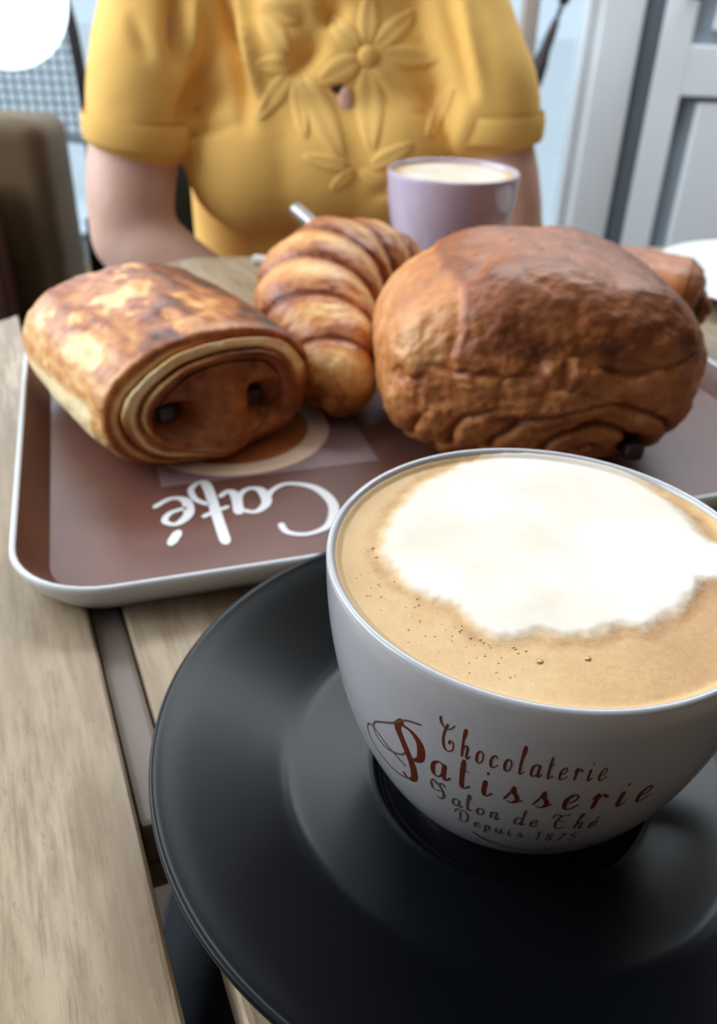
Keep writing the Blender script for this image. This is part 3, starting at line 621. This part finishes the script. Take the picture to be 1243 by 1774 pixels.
# large dark pain au chocolat behind the cup
YBn, OB = R_(4), (.0830, .327, FZ + .0006); HB, WB = .088, .140
def fnB(x, y, z, k, th, side):
    p = np.stack([x, y, z], -1); nz = fbm(p * 42, 4); nf = fbm(p * 210, 3); am = smooth(1.0, .6, side); top = np.sin(th)
    q1 = np.stack([x * 34, 0 * x, 0 * x], -1)
    xr, zr = x - .020, z - .016; d = np.hypot(xr * .60, zr * 1.05); lay = d / .0112 + .30 * fbm(p * 50, 3) - np.arctan2(zr, xr) / (2 * np.pi) * .6
    saw = lay - np.floor(lay); gr = np.exp(-((saw - .05) / .12) ** 2) + np.exp(-((saw - 1.05) / .12) ** 2); low = smooth(.046, .034, z + .12 * np.abs(x - .02)) * am
    crk = fbm(p * np.array([95, 95, 125]) + 11, 3) * smooth(.078, .066, z) * smooth(.022, .034, z) * smooth(.045, .0, y)
    pl_ = fbm(np.stack([x * 110, y * 110, z * 18], -1), 3) * smooth(.065, .045, z) * smooth(.3, .9, np.abs(x) / (WB / 2))
    f1 = z - (.044 + .007 * np.cos(x * 34 + .4) + .020 * fbm(q1, 4) + .006 * fbm(p * 120, 2)); brk = smooth(-.3, .2, fbm(q1 * 1.3 + 7, 3)); fl = np.exp(-(f1 / .0018) ** 2) * am * brk
    f2 = z - (.056 + .010 * fbm(q1 * .9 + 21, 4)); fl2 = np.exp(-(f2 / .0015) ** 2) * am * (1 - brk)
    hole = np.exp(-((x - .040) / .006) ** 2 - ((z - .0155) / .006) ** 2) * am
    flap = smooth(-.046, -.042, x + .006 * fbm(np.stack([0 * x, y * 40, z * 40], -1), 3)) * smooth(.044, .054, z)
    h = .0026 * nz + .0008 * nf + .0026 * crk + .0018 * pl_ - .0014 * fl - .0016 * fl2 + .0010 * smooth(-.001, .003, f1) * smooth(.022, .006, f1) * am * brk + low * (-.0022 * gr + .0026 * (saw - .5)) - .010 * hole + .0018 * flap
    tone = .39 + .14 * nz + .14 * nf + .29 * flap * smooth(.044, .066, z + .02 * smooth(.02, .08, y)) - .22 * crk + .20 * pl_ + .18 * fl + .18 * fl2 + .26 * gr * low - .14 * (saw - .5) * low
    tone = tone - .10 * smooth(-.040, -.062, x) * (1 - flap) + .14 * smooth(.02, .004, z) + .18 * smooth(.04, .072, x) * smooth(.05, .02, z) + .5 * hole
    return h, tone
pb = thing('pain_au_chocolat', 'largest dark brown chocolate roll, wrinkled, directly behind the big white cup', 'pastry', OB, 'pastries on the tray')
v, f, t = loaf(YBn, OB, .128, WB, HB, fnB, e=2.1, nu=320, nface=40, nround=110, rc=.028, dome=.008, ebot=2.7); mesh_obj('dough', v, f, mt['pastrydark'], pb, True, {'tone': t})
mesh_obj('chocolate_stick', *xf(bbox(.0350, .0440, .0005, .04, .0110, .0195, .003, 3), YBn, OB), mt['choc'], pb)

# third chocolate roll peeping out behind
YC, OC = R_(64), (.2040, .500, FZ + .0006); HCn, WCn = .0535, .066
def fnC(x, y, z, k, th, side):
    p = np.stack([x, y, z], -1); nz = fbm(p * 50, 4); nf = fbm(p * 200, 3); lay = k * 5 + th / (2 * np.pi) + .2 * nz; saw = lay - np.floor(lay); f = 1 - side
    hole = np.exp(-((x + .012) / .006) ** 2 - ((z - .030) / .007) ** 2)
    return .0016 * nz + .0006 * nf - f * (.0022 * saw + .008 * hole), .55 + .12 * nz + .08 * nf + .15 * np.clip(.4 - saw, 0, 1) * f + .5 * hole * f
pc = thing('pain_au_chocolat', 'brown chocolate roll half hidden behind the largest roll, next to the white plate', 'pastry', OC, 'pastries on the tray')
v, f, t = loaf(YC, OC, .098, WCn, HCn, fnC, nu=140, nface=50, nround=24, nside=50, rc=.016); mesh_obj('dough', v, f, mt['pastrydark'], pc, True, {'tone': t})
mesh_obj('chocolate_stick', *xf(bbox(-.0165, -.0075, .002, .05, .026, .035, .002), YC, OC), mt['choc'], pc)

# croissant between the rolls
CPATH = catmull([(-.0090, .3745, .7680, .0085), (-.0110, .3880, .7740, .0185), (-.0190, .4120, .7810, .0255), (-.0270, .4450, .7880, .0325), (-.0220, .4880, .7920, .0370), (.0030, .5220, .7880, .0330), (.0260, .5380, .7790, .0230), (.0390, .5430, .7720, .0120)], 34)
Pc, rc_ = CPATH[:, :3], CPATH[:, 3]; m_ = len(Pc); sv = np.linspace(0, 1, m_)
Tg = np.gradient(Pc, axis=0); sl = np.concatenate([[0], np.cumsum(np.linalg.norm(np.diff(Pc, axis=0), axis=1))]); sv = sl / sl[-1]; Tg /= np.linalg.norm(Tg, axis=1)[:, None]
nu = 150; tt = np.linspace(0, 2 * np.pi, nu, endpoint=False); VV = []; TT = []
ends = [0.02] + [1] * (m_ - 2) + [.02]
for i in range(m_):
    Bx = np.cross(Tg[i], [0, 0, 1.0]); Bx /= np.linalg.norm(Bx); N = np.cross(Bx, Tg[i])
    bandc = sv[i] * 7.0 + .28 * np.cos(tt - .6); sw = bandc - np.floor(bandc)
    env = 1 if 0 < i < m_ - 1 else .05
    nz = fbm(np.stack([np.cos(tt) * 1.6, np.sin(tt) * 1.6, 0 * tt + sv[i] * 14], -1), 4); nf = fbm(np.stack([np.cos(tt) * 5, np.sin(tt) * 5, 0 * tt + sv[i] * 60], -1), 3)
    r = rc_[i] * env * (1.0 + .055 * np.sin(np.pi * sw ** .7) - .05 * smooth(.84, 1.0, sw) + .06 * nz + .025 * nf)
    VV.append(Pc[i] + r[:, None] * (np.cos(tt)[:, None] * Bx + .95 * np.sin(tt)[:, None] * N))
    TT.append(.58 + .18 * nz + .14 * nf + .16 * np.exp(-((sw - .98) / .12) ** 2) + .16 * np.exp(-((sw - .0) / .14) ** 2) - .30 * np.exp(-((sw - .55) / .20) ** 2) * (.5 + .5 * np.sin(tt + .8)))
VV = np.concatenate(VV); VV[:, 2] = np.maximum(VV[:, 2], FZ + .0006)
cro = thing('croissant', 'ribbed golden brown croissant lying between the chocolate rolls', 'croissant', (-.02, .45, FZ), 'pastries on the tray')
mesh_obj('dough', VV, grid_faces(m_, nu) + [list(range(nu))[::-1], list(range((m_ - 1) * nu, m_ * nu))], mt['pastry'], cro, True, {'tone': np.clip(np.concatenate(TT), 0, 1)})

# ------------------------------------------------------------------ lilac cup, plate, spoon, sugar stick
LC = (.0590, .628); lz = .7503
lc = thing('coffee_cup', 'lilac coffee cup with milky foam in front of the woman', 'cup', (LC[0], LC[1], lz))
def lr(z):
    s = np.clip((np.asarray(z) - lz - .004) / .079, 0, 1); return .022 + .0245 * (1 - (1 - s) ** 2.0) ** .75
zl = lz + .004 + .079 * np.linspace(0, 1, 36) ** 1.4
pr = [(.0002, lz + .002), (.019, lz + .002), (.0195, lz), (.0215, lz), (.022, lz + .002)] + [(float(lr(z)), float(z)) for z in zl] + [(.0462, zl[-1] + .0006), (.0452, zl[-1] + .0008), (.0443, zl[-1] - .0005)] + [(float(lr(z)) - .003, float(z)) for z in zl[::-1][3:-3]] + [(.0002, lz + .008)]
mesh_obj('cup_body', *lathe(pr, LC, 96), mt['lilac'], lc)
rr2 = np.linspace(.0002, .0440, 30); Vd = []; fo = []; crm = []
tt = np.linspace(0, 2 * np.pi, 96, endpoint=False)
for r in rr2: Vd.append(np.stack([LC[0] + r * np.cos(tt), LC[1] + r * np.sin(tt), 0 * tt + zl[-1] - .002 + .001 * (1 - r / .044)], -1)); fo.append(np.full(96, float(smooth(.040, .034, r)))); crm.append(np.full(96, .3))
mesh_obj('coffee_foam', np.concatenate(Vd), grid_faces(30, 96), mt['foam'], lc, True, {'foam': np.concatenate(fo), 'crema': np.concatenate(crm)})
hp = catmull([(.043, lz + .070), (.056, lz + .070), (.066, lz + .058), (.062, lz + .042), (.048, lz + .032), (.038, lz + .030)], 7); ha = R_(65)
mesh_obj('handle', *tube(np.stack([LC[0] + hp[:, 0] * math.cos(ha), LC[1] + hp[:, 0] * math.sin(ha), hp[:, 1]], -1), .0038, 12), mt['lilac'], lc)
PLc = (.324, .640)
pl = thing('plate', 'white round plate on the table beyond the pastries', 'plate', (PLc[0], PLc[1], TZ))
mesh_obj('plate_body', *lathe(smooth_prof([(.0002, .7535), (.055, .7535), (.068, .7550), (.085, .7610), (.098, .7650), (.1005, .7652), (.1010, .7640), (.098, .7625), (.085, .7580), (.068, .7515), (.060, .7503), (.055, .7503), (.053, .7515), (.0002, .7518)]), PLc, 96), mt['plate'], pl)
sp = thing('teaspoon', 'steel teaspoon with its handle sticking up behind the croissant', 'spoon', (-.045, .590, TZ))
hpz = catmull([(-.0525, .6230, .8050), (-.0315, .6000, .7940), (-.014, .5860, .7780), (-.002, .5770, .7610), (.006, .5710, .7540)], 8)
b = tube(hpz, np.linspace(.0055, .0020, len(hpz)), 10); mesh_obj('handle', *b, mt['steel'], sp)
mesh_obj('bowl', *ellipsoid((.016, .5625, .7545), (.0165, .0105, .0035), 24, 12), mt['steel'], sp)
su = thing('sugar_stick', 'small grey paper sugar stick lying left of the croissant', 'sugar stick', (-.073, .6, TZ))
mesh_obj('paper_tube', *rotz(bbox(-.092, -.064, .668, .676, TZ + .0003, TZ + .0065, .0022), R_(-14), (-.078, .672)), mt['paper'], su)

# ------------------------------------------------------------------ person
per = thing('person', 'person in a mustard yellow short sleeved blouse sitting across the table', 'person', (-.05, .93, 0))
body = []
PX = -.050
hips = (.95)
body += [limb([(PX, .96, .55), (PX, .945, .62), (PX, .93, .76), (PX, .93, .90), (PX, .935, .99)], [.10, .095, .09, .09, .08], 24),
         limb([(PX - .11, .93, 1.005), (PX, .94, 1.03), (PX + .11, .93, 1.005)], [.048, .062, .048], 18),
         limb([(PX, .94, 1.03), (PX, .93, 1.10), (PX, .92, 1.15)], [.052, .048, .05], 18)]
# head: skull, jaw, nose, ears
hz = 1.215
body += [ellipsoid((PX, .935, hz + .02), (.073, .090, .098)), ellipsoid((PX, .895, hz - .052), (.052, .058, .056)), limb([(PX, .846, hz + .018), (PX, .829, hz - .008), (PX, .836, hz - .018)], [.008, .012, .009], 10, 4),
         ellipsoid((PX - .074, .94, hz + .0), (.010, .018, .030), 12, 8), ellipsoid((PX + .074, .94, hz + .0), (.010, .018, .030), 12, 8), limb([(PX - .02, .842, hz - .045), (PX, .838, hz - .044), (PX + .02, .842, hz - .045)], [.006, .009, .006], 10, 4)]
ARM = {-1: [(-.175, .90, .995), (-.200, .835, .89), (-.2125, .785, .79), (-.2130, .772, .742)], 1: [(.045, .90, .990), (.080, .845, .89), (.1150, .803, .80), (.1270, .795, .745)]}
FORE = {-1: [(-.2130, .772, .742), (-.185, .762, .722), (-.125, .752, .690), (-.085, .748, .668)], 1: [(.1270, .795, .745), (.105, .775, .715), (.050, .765, .680), (.012, .762, .660)]}
for s in (-1, 1):
    body.append(limb(ARM[s], [.046, .042, .039, .038] if s < 0 else [.046, .041, .037, .035], 18))
    body.append(limb(FORE[s], [.038, .037, .029, .023], 18))
    wv = np.array(FORE[s][-1]); dr = np.array([.8 * -s, -.1, -.35]) / np.linalg.norm([.8, -.1, -.35]); dr = np.array([-s * .91, -.08, -.40]); dr /= np.linalg.norm(dr)
    body.append(limb([wv, wv + dr * .035, wv + dr * .065], [.022, .027, .026], 14))
    sidev = np.array([0, -1.0, .15]); 
    for k in range(4):
        b0 = wv + dr * .060 + sidev * (.027 - .018 * k); ln = (.062, .070, .066, .052)[k]; dn = np.array([0, .02, -.5])
        d2 = dr + dn * .35; d2 /= np.linalg.norm(d2); d3 = dr + dn * 1.1; d3 /= np.linalg.norm(d3)
        body.append(limb([b0, b0 + dr * ln * .4, b0 + dr * ln * .4 + d2 * ln * .32, b0 + dr * ln * .4 + d2 * ln * .32 + d3 * ln * .28], [.0088, .0084, .0078, .0070], 10, 3))
    b0 = wv + dr * .022 + sidev * .020; d2 = dr * .6 + sidev * .8; d2 /= np.linalg.norm(d2); body.append(limb([b0, b0 + d2 * .03, b0 + d2 * .03 + dr * .026], [.012, .0105, .0085], 10, 3))
    hx = PX + s * .085
    body.append(limb([(hx, .95, .53), (PX + s * .10, .76, .545), (PX + s * .10, .56, .535)], [.085, .075, .056], 18))
    body.append(limb([(PX + s * .10, .56, .535), (PX + s * .10, .60, .34), (PX + s * .10, .62, .10)], [.052, .050, .036], 18))
    body.append(limb([(PX + s * .10, .63, .045), (PX + s * .11, .53, .032), (PX + s * .115, .44, .026)], [.036, .034, .022], 16))
V, N, F = remesh(body, .0058, 3); mesh_obj('body', V, F, mt['skin'], per)
for s in (-1, 1):
    ey = mesh_obj('eye', *ellipsoid((PX + s * .031, .861, hz + .018), (.014, .012, .008), 16, 10), mt['eye'], per)
    mesh_obj('iris', *ellipsoid((PX + s * .031, .8505, hz + .018), (.0055, .0022, .0055), 16, 8), mt['hair'], ey)
mesh_obj('mouth', *limb([(PX - .022, .8345, hz - .046), (PX, .8295, hz - .045), (PX + .022, .8345, hz - .046)], [.002, .005, .002], 10, 4), mt['lips'], per)
hr = [ellipsoid((PX, .953, hz + .036), (.084, .094, .100), 32, 18), limb([(PX - .072, .95, hz + .03), (PX - .085, .95, hz - .07), (PX - .075, .945, hz - .13)], [.028, .03, .02]), limb([(PX + .072, .95, hz + .03), (PX + .085, .95, hz - .07), (PX + .075, .945, hz - .13)], [.028, .03, .02]), limb([(PX, 1.01, hz + .02), (PX, 1.02, hz - .07), (PX, 1.01, hz - .12)], [.06, .055, .04])]
V, N, F = remesh(hr, .008, 2); q = fbm(np.stack([V[:, 0] * 90, V[:, 1] * 90, V[:, 2] * 12], -1), 3); mesh_obj('hair', V + N * (.003 * q)[:, None], F, mt['hair'], per)
leg = []
leg.append(limb([(PX - .06, .955, .545), (PX + .06, .955, .545)], [.112, .112], 20))
for s in (-1, 1):
    leg.append(limb([(PX + s * .085, .95, .54), (PX + s * .10, .76, .545), (PX + s * .10, .56, .535), (PX + s * .10, .585, .42), (PX + s * .10, .61, .22), (PX + s * .10, .62, .10)], [.098, .086, .067, .064, .058, .055], 20))
V, N, F = remesh(leg, .009, 3); mesh_obj('trousers', V, F, mt['trousers'], per)
for s in (-1, 1):
    V, N, F = remesh([limb([(PX + s * .10, .64, .048), (PX + s * .11, .54, .042), (PX + s * .115, .43, .034)], [.046, .044, .031], 18)], .007, 2); V[:, 2] = np.maximum(V[:, 2], .0); mesh_obj('shoe', V, F, mt['black'], per)
# blouse
def ring(z, hw, yf, yb, cx=-.045, e=2.3):
    t = np.linspace(0, 2 * np.pi, 48, endpoint=False); c, s = np.cos(t), np.sin(t); q = (np.abs(c) ** e + np.abs(s) ** e) ** (-1 / e)
    ym = yf + (yb - yf) * .5; return np.stack([cx + hw * q * c, ym + (yb - yf) / 2 * q * s, 0 * t + z], -1)
rings = [ring(.555, .150, .820, 1.075, -.05), ring(.62, .138, .805, 1.055, -.05), ring(.70, .138, .800, 1.04), ring(.76, .138, .798, 1.03), ring(.82, .138, .793, 1.025), ring(.88, .118, .797, 1.025), ring(.94, .122, .812, 1.02), ring(.99, .124, .835, 1.015), ring(1.035, .105, .865, 1.005), ring(1.062, .07, .885, .99)]
Vr = np.concatenate(rings); Fr = grid_faces(len(rings), 48) + [list(range(48))[::-1], list(range((len(rings) - 1) * 48, len(rings) * 48))]
bl = [(Vr, Fr), ellipsoid((-.100, .815, .800), (.070, .060, .062)), ellipsoid((.014, .815, .802), (.066, .060, .062)), ellipsoid((-.041, .808, .800), (.080, .054, .056)), ellipsoid((-.041, .822, .86), (.105, .036, .07)), limb([(-.150, .885, .97), (-.150, .850, .90), (-.146, .835, .84)], [.05, .04, .03], 16), limb([(.060, .885, .97), (.062, .855, .90), (.066, .850, .86)], [.05, .036, .024], 16), 
      limb([(-.16, .915, 1.000), (-.190, .850, .915), (-.2010, .802, .862), (-.2035, .790, .832)], [.058, .0500, .0455, .0440], 24), limb([(.040, .915, 1.000), (.070, .862, .925), (.0985, .818, .870), (.1060, .808, .842)], [.056, .0470, .0440, .0430], 24)]
V, N, F = remesh(bl, .0048, 16)
def line(V, a, b, amp, w, yfront=True):
    a = np.array(a); b = np.array(b); e = b - a; p = V[:, [0, 2]]; t = np.clip(((p - a) @ e) / (e @ e), 0, 1); d = np.linalg.norm(p - a - t[:, None] * e, axis=1)
    return amp * np.exp(-(d / w) ** 2) * np.sin(np.pi * np.clip(t * .9 + .05, 0, 1)) * (V[:, 1] < .90)
dsp = .0010 * fbm(V * 22, 3)
for a, b, am, w in (((-0.1294, 0.9397), (-0.106, 0.8368), -0.006, 0.006), ((-0.1188, 0.94), (-0.0942, 0.844), 0.004, 0.006), ((-0.1678, 0.9347), (-0.1582, 0.8709), -0.006, 0.006), ((-0.1492, 0.9352), (-0.1611, 0.8599), 0.004, 0.006), ((-0.1461, 0.882), (-0.1631, 0.8351), -0.0045, 0.0055), ((-0.1999, 0.9178), (-0.1799, 0.8832), -0.0022, 0.006), ((0.054, 0.9449), (0.0873, 0.8541), -0.003, 0.006), ((0.0678, 0.9453), (0.0898, 0.8675), 0.003, 0.006), ((-0.1639, 0.8258), (-0.15, 0.8295), -0.003, 0.003), ((-0.0424, 0.9061), (-0.0713, 0.8757), -0.006, 0.01), ((-0.0984, 0.9288), (-0.0612, 0.9178), 0.005, 0.009), ((-0.0495, 0.9182), (-0.0238, 0.9269), -0.006, 0.009), ((-0.1601, 0.8292), (-0.1068, 0.8414), -0.002, 0.004), ((0.04, 0.8062), (-0.0001, 0.7855), -0.002, 0.005), ((0.0845, 0.8717), (0.0753, 0.8121), 0.003, 0.01)):
    dsp = dsp + 1.7 * line(V, a, b, am, w)
V2 = V + N * (1.5 * dsp)[:, None]
blouse = mesh_obj('blouse', V2, F, mt['yellow'], per)
bvh = BVHTree.FromPolygons([Vector(v) for v in V2], [list(f) for f in F])
# sleeve hems
for s, c, r in ((-1, (-.2037, .7890, .8285), .0446), (1, (.1066, .8075, .8390), .0436)):
    t = np.linspace(0, 2 * np.pi, 40, endpoint=False); tl = .12 * s
    ringp = np.stack([c[0] + r * np.cos(t), c[1] + r * np.sin(t), c[2] + 0 * t - .10 * r * np.cos(t) * -s * 0 - .22 * r * np.cos(t) * (1 if s < 0 else -.4) * .5], -1)
    prf_ = [(1.0, .012), (1.035, .008), (1.045, 0), (1.04, -.008), (1.0, -.011), (.93, -.009), (.9, .0)]
    Vh = np.concatenate([np.stack([c[0] + (ringp[:, 0] - c[0]) * k, c[1] + (ringp[:, 1] - c[1]) * k, ringp[:, 2] + dz], -1) for k, dz in prf_]); mesh_obj('sleeve_hem', Vh, grid_faces(len(prf_), 40), mt['yellow'], per)
# lace petals stitched on the front of the yoke
def petal(base, tip, width, name='lace_petal', mat='lace', th=.0016):
    a = np.array(base); b = np.array(tip); e = b - a; L = np.linalg.norm(e); e /= L; nrm = np.array([-e[1], e[0]]); w = width
    nu_, nv_ = 9, 13; G = []; ok = True
    for j in range(nv_):
        t = j / (nv_ - 1); hw = w * (math.sin(math.pi * min(.999, max(.001, t ** .8))) ** .75) + .0003
        for i in range(nu_):
            sx = -1 + 2 * i / (nu_ - 1); p = a + e * L * t + nrm * hw * sx; hit = bvh.ray_cast(Vector((p[0], .5, p[1])), Vector((0, 1, 0)), 1.0)
            if hit[0] is None: return
            prof_ = th * (1 - abs(sx) ** 3) * min(1, t * 6, (1 - t) * 6) + .0004 - .0010 * math.exp(-(sx / .16) ** 2) * (1 if 0 < t < 1 else 0)
            q = hit[0] + hit[1] * (prof_ if hit[1].y < 0 else -prof_); 
            if abs(sx) > .99 or j in (0, nv_ - 1): q = hit[0] + Vector((0, .0012, 0))
            G.append(q[:])
    mesh_obj(name, G, grid_faces(nv_, nu_, False), mt[mat], per)
# (x, z) of petal base and tip on the chest, half width
for base, tip, w in [((-0.005, 0.886), (0.0013, 0.8195), 0.01426), ((-0.0007, 0.8879), (0.0465, 0.8499), 0.01334), ((0.0009, 0.8916), (0.0589, 0.8904), 0.01058), ((-0.0008, 0.8956), (0.0356, 0.9255), 0.01012), ((-0.0055, 0.8974), (-0.0054, 0.9395), 0.01012), ((-0.0103, 0.8955), (-0.0408, 0.9194), 0.0092), ((-0.0112, 0.8889), (-0.0476, 0.8706), 0.01196), ((-0.0616, 0.8785), (-0.0205, 0.8119), 0.0138), ((-0.0663, 0.8763), (-0.0549, 0.8268), 0.0092), ((-0.0686, 0.8783), (-0.0981, 0.8411), 0.01012), ((-0.0662, 0.8825), (-0.1012, 0.8815), 0.0092), ((-0.095, 0.9217), (-0.0685, 0.8866), 0.01196), ((-0.0156, 0.8098), (-0.0598, 0.8176), 0.00736), ((-0.0131, 0.809), (-0.0351, 0.7904), 0.00598), ((-0.0008, 0.8103), (0.0373, 0.8297), 0.00828), ((-0.0106, 0.8076), (0.0249, 0.79), 0.00644), ((0.047, 0.83), (0.0696, 0.8741), 0.00736), ((-0.0992, 0.9293), (-0.059, 0.913), 0.01012)]:
    petal(base, tip, w)
def on_chest(p): return bvh.ray_cast(Vector((p[0], .5, p[1])), Vector((0, 1, 0)), 1.0)[0]
h = on_chest((-0.0055, 0.8913))
mesh_obj('flower_button', *ellipsoid((h.x, h.y - .001, h.z), (.008, .004, .008), 20, 10), mt['lace'], per)
for p, (sx, sz), m_n in (((-0.0228, 0.8543), (0.0062, 0.015), 'skin'), ((-0.0297, 0.8669), (0.007, 0.0045), 'darkwood')):
    h = on_chest(p); mesh_obj('lace_opening', *ellipsoid((h.x, h.y + .0006, h.z), (sx, .0022, sz), 18, 10), mt[m_n], per)

# her chair
ch = thing('dining_chair', 'black low backed chair the person in yellow sits on', 'chair', (-.09, .97, 0))
t = np.linspace(R_(10), R_(170), 40); bk = []
for rr, z in ((.238, .43), (.244, .60), (.246, .74), (.244, .795), (.236, .806), (.222, .800), (.216, .74), (.212, .60), (.206, .43)):
    zt = z - (.10 * np.abs(np.cos(t)) ** 3 if z > .7 else 0)
    bk.append(np.stack([-.09 + rr * np.cos(t), .965 + rr * np.sin(t) * .86, zt + 0 * t], -1))
mesh_obj('backrest', np.concatenate(bk), grid_faces(9, 40, False), mt['black'], ch)
mesh_obj('seat', *bbox(-.31, .13, .74, 1.16, .385, .432, .015, 3), mt['black'], ch)
for x in (-.28, .10):
    for y in (.78, 1.12): mesh_obj('leg', *limb([(x, y, .012), (x, y, .378)], [.012, .015], 12, 3), mt['darkwood'], ch)

# ------------------------------------------------------------------ background furniture
ac_ = thing('armchair', 'brown leather armchair with dark wooden side beyond the table corner', 'armchair', (-.72, 1.38, 0))
mesh_obj('backrest', *rotz(bbox(-.98, -.448, 1.25, 1.36, .30, .772, .03, 4), R_(-4), (-.7, 1.3)), mt['leather'], ac_)
mesh_obj('seat', *bbox(-.95, -.47, 1.37, 1.80, .26, .42, .03, 4), mt['leather'], ac_)
mesh_obj('wooden_side', *rotz(bbox(-.99, -.512, 1.195, 1.232, .10, .700, .008, 2), R_(-4), (-.7, 1.3)), mt['darkwood'], ac_, label='dark brown wooden panel of the armchair')
for x in (-.93, -.49):
    for y in (1.30, 1.76): mesh_obj('leg', *capped_lathe([(.014, 0), (.022, .262)], (x, y), 16), mt['darkwood'], ac_)
bc = thing('bistro_chair', 'pale grey bistro chair with a woven mesh back near the window', 'chair', (-.66, 1.98, 0))
fr = catmull([(-.88, 1.93, .46), (-.90, 1.90, .70), (-.88, 1.88, .92), (-.80, 1.87, 1.02), (-.68, 1.87, 1.04), (-.56, 1.87, 1.02), (-.49, 1.88, .92), (-.475, 1.90, .74), (-.49, 1.93, .46)], 8)
mesh_obj('back_frame', *tube(fr, .012, 12), mt['umbrella'], bc, label='dark bent tube of the chair back')
mesh_obj('lower_rail', *limb([(-.89, 1.90, .735), (-.68, 1.89, .675), (-.485, 1.905, .645)], [.013, .013, .013], 12), mt['framegrey'], bc)
ws = []
for i in range(21):
    x = -.872 + i * .0190; z0 = .735 - .09 * (x + .89) / .4; z1 = 1.03 - .32 * abs((x + .68) / .2) ** 4 * .35
    ws.append(box(x - .003, x + .003, 1.876, 1.879, z0, z1))
for j in range(20):
    z = .66 + j * .0185; x0 = max(-.885, -.885 + max(0, (.735 - z)) / .09 * .4); 
    if x0 < -.5: ws.append(box(x0, -.483, 1.873, 1.876, z - .003, z + .003))
o = mesh_obj('woven_mesh', *merge(*ws), mt['meshgrey'], bc, False); o['kind'] = 'stuff'
mesh_obj('seat', *bev(capped_lathe([(.20, .44), (.215, .452), (.215, .462), (.20, .47)], (-.68, 2.0 - .02), 40), .002), mt['framegrey'], bc)
for x, y in ((-.82, 1.87), (-.54, 1.87), (-.82, 2.10), (-.54, 2.10)): mesh_obj('leg', *limb([(x, y, .011), (x * .97 - .02, y, .43)], [.011, .011], 10, 3), mt['framegrey'], bc)
bc.location.x -= .118
GX, GY, GZ, GR = -.598, 1.55, .906, .103
gl = thing('pendant_lamp', 'glowing white globe lamp hanging before the mesh chair', 'lamp', (GX, GY, GZ))
mesh_obj('globe', *ellipsoid((GX, GY, GZ), (GR, GR, GR), 48, 30), mt['opal'], gl); mesh_obj('cap', *capped_lathe([(.03, GZ + GR - .006), (.03, GZ + GR + .02), (.008, GZ + GR + .035)], (GX, GY), 24), mt['framegrey'], gl)
mesh_obj('cord', *tube([(GX, GY, GZ + GR + .03), (GX, GY, 1.8), (GX, GY, ZT)], .003, 8), mt['black'], gl)
um = thing('umbrella', 'folded dark umbrella leaning on the white wall by the door', 'umbrella', (.14, 1.98, 0))
ua = np.array([.115, 1.95, .012]); ub = np.array([.462, 2.150, 1.10]); ud = ub - ua
mesh_obj('shaft', *tube([ua, ua + ud * .5, ub], .005, 10), mt['black'], um)
tS = np.linspace(.06, .80, 30); rS = np.interp(tS, [.06, .12, .5, .70, .76, .80], [.006, .016, .026, .020, .012, .008]) * (1 + .10 * np.sin(tS * 90))
mesh_obj('folded_canopy', *tube(ua + ud * tS[:, None], rS, 18), mt['umbrella'], um)
tS = np.linspace(.83, 1.0, 12); mesh_obj('handle', *tube(ua + ud * tS[:, None], .011 - .002 * np.cos(tS * 40), 14), mt['umbrella'], um)
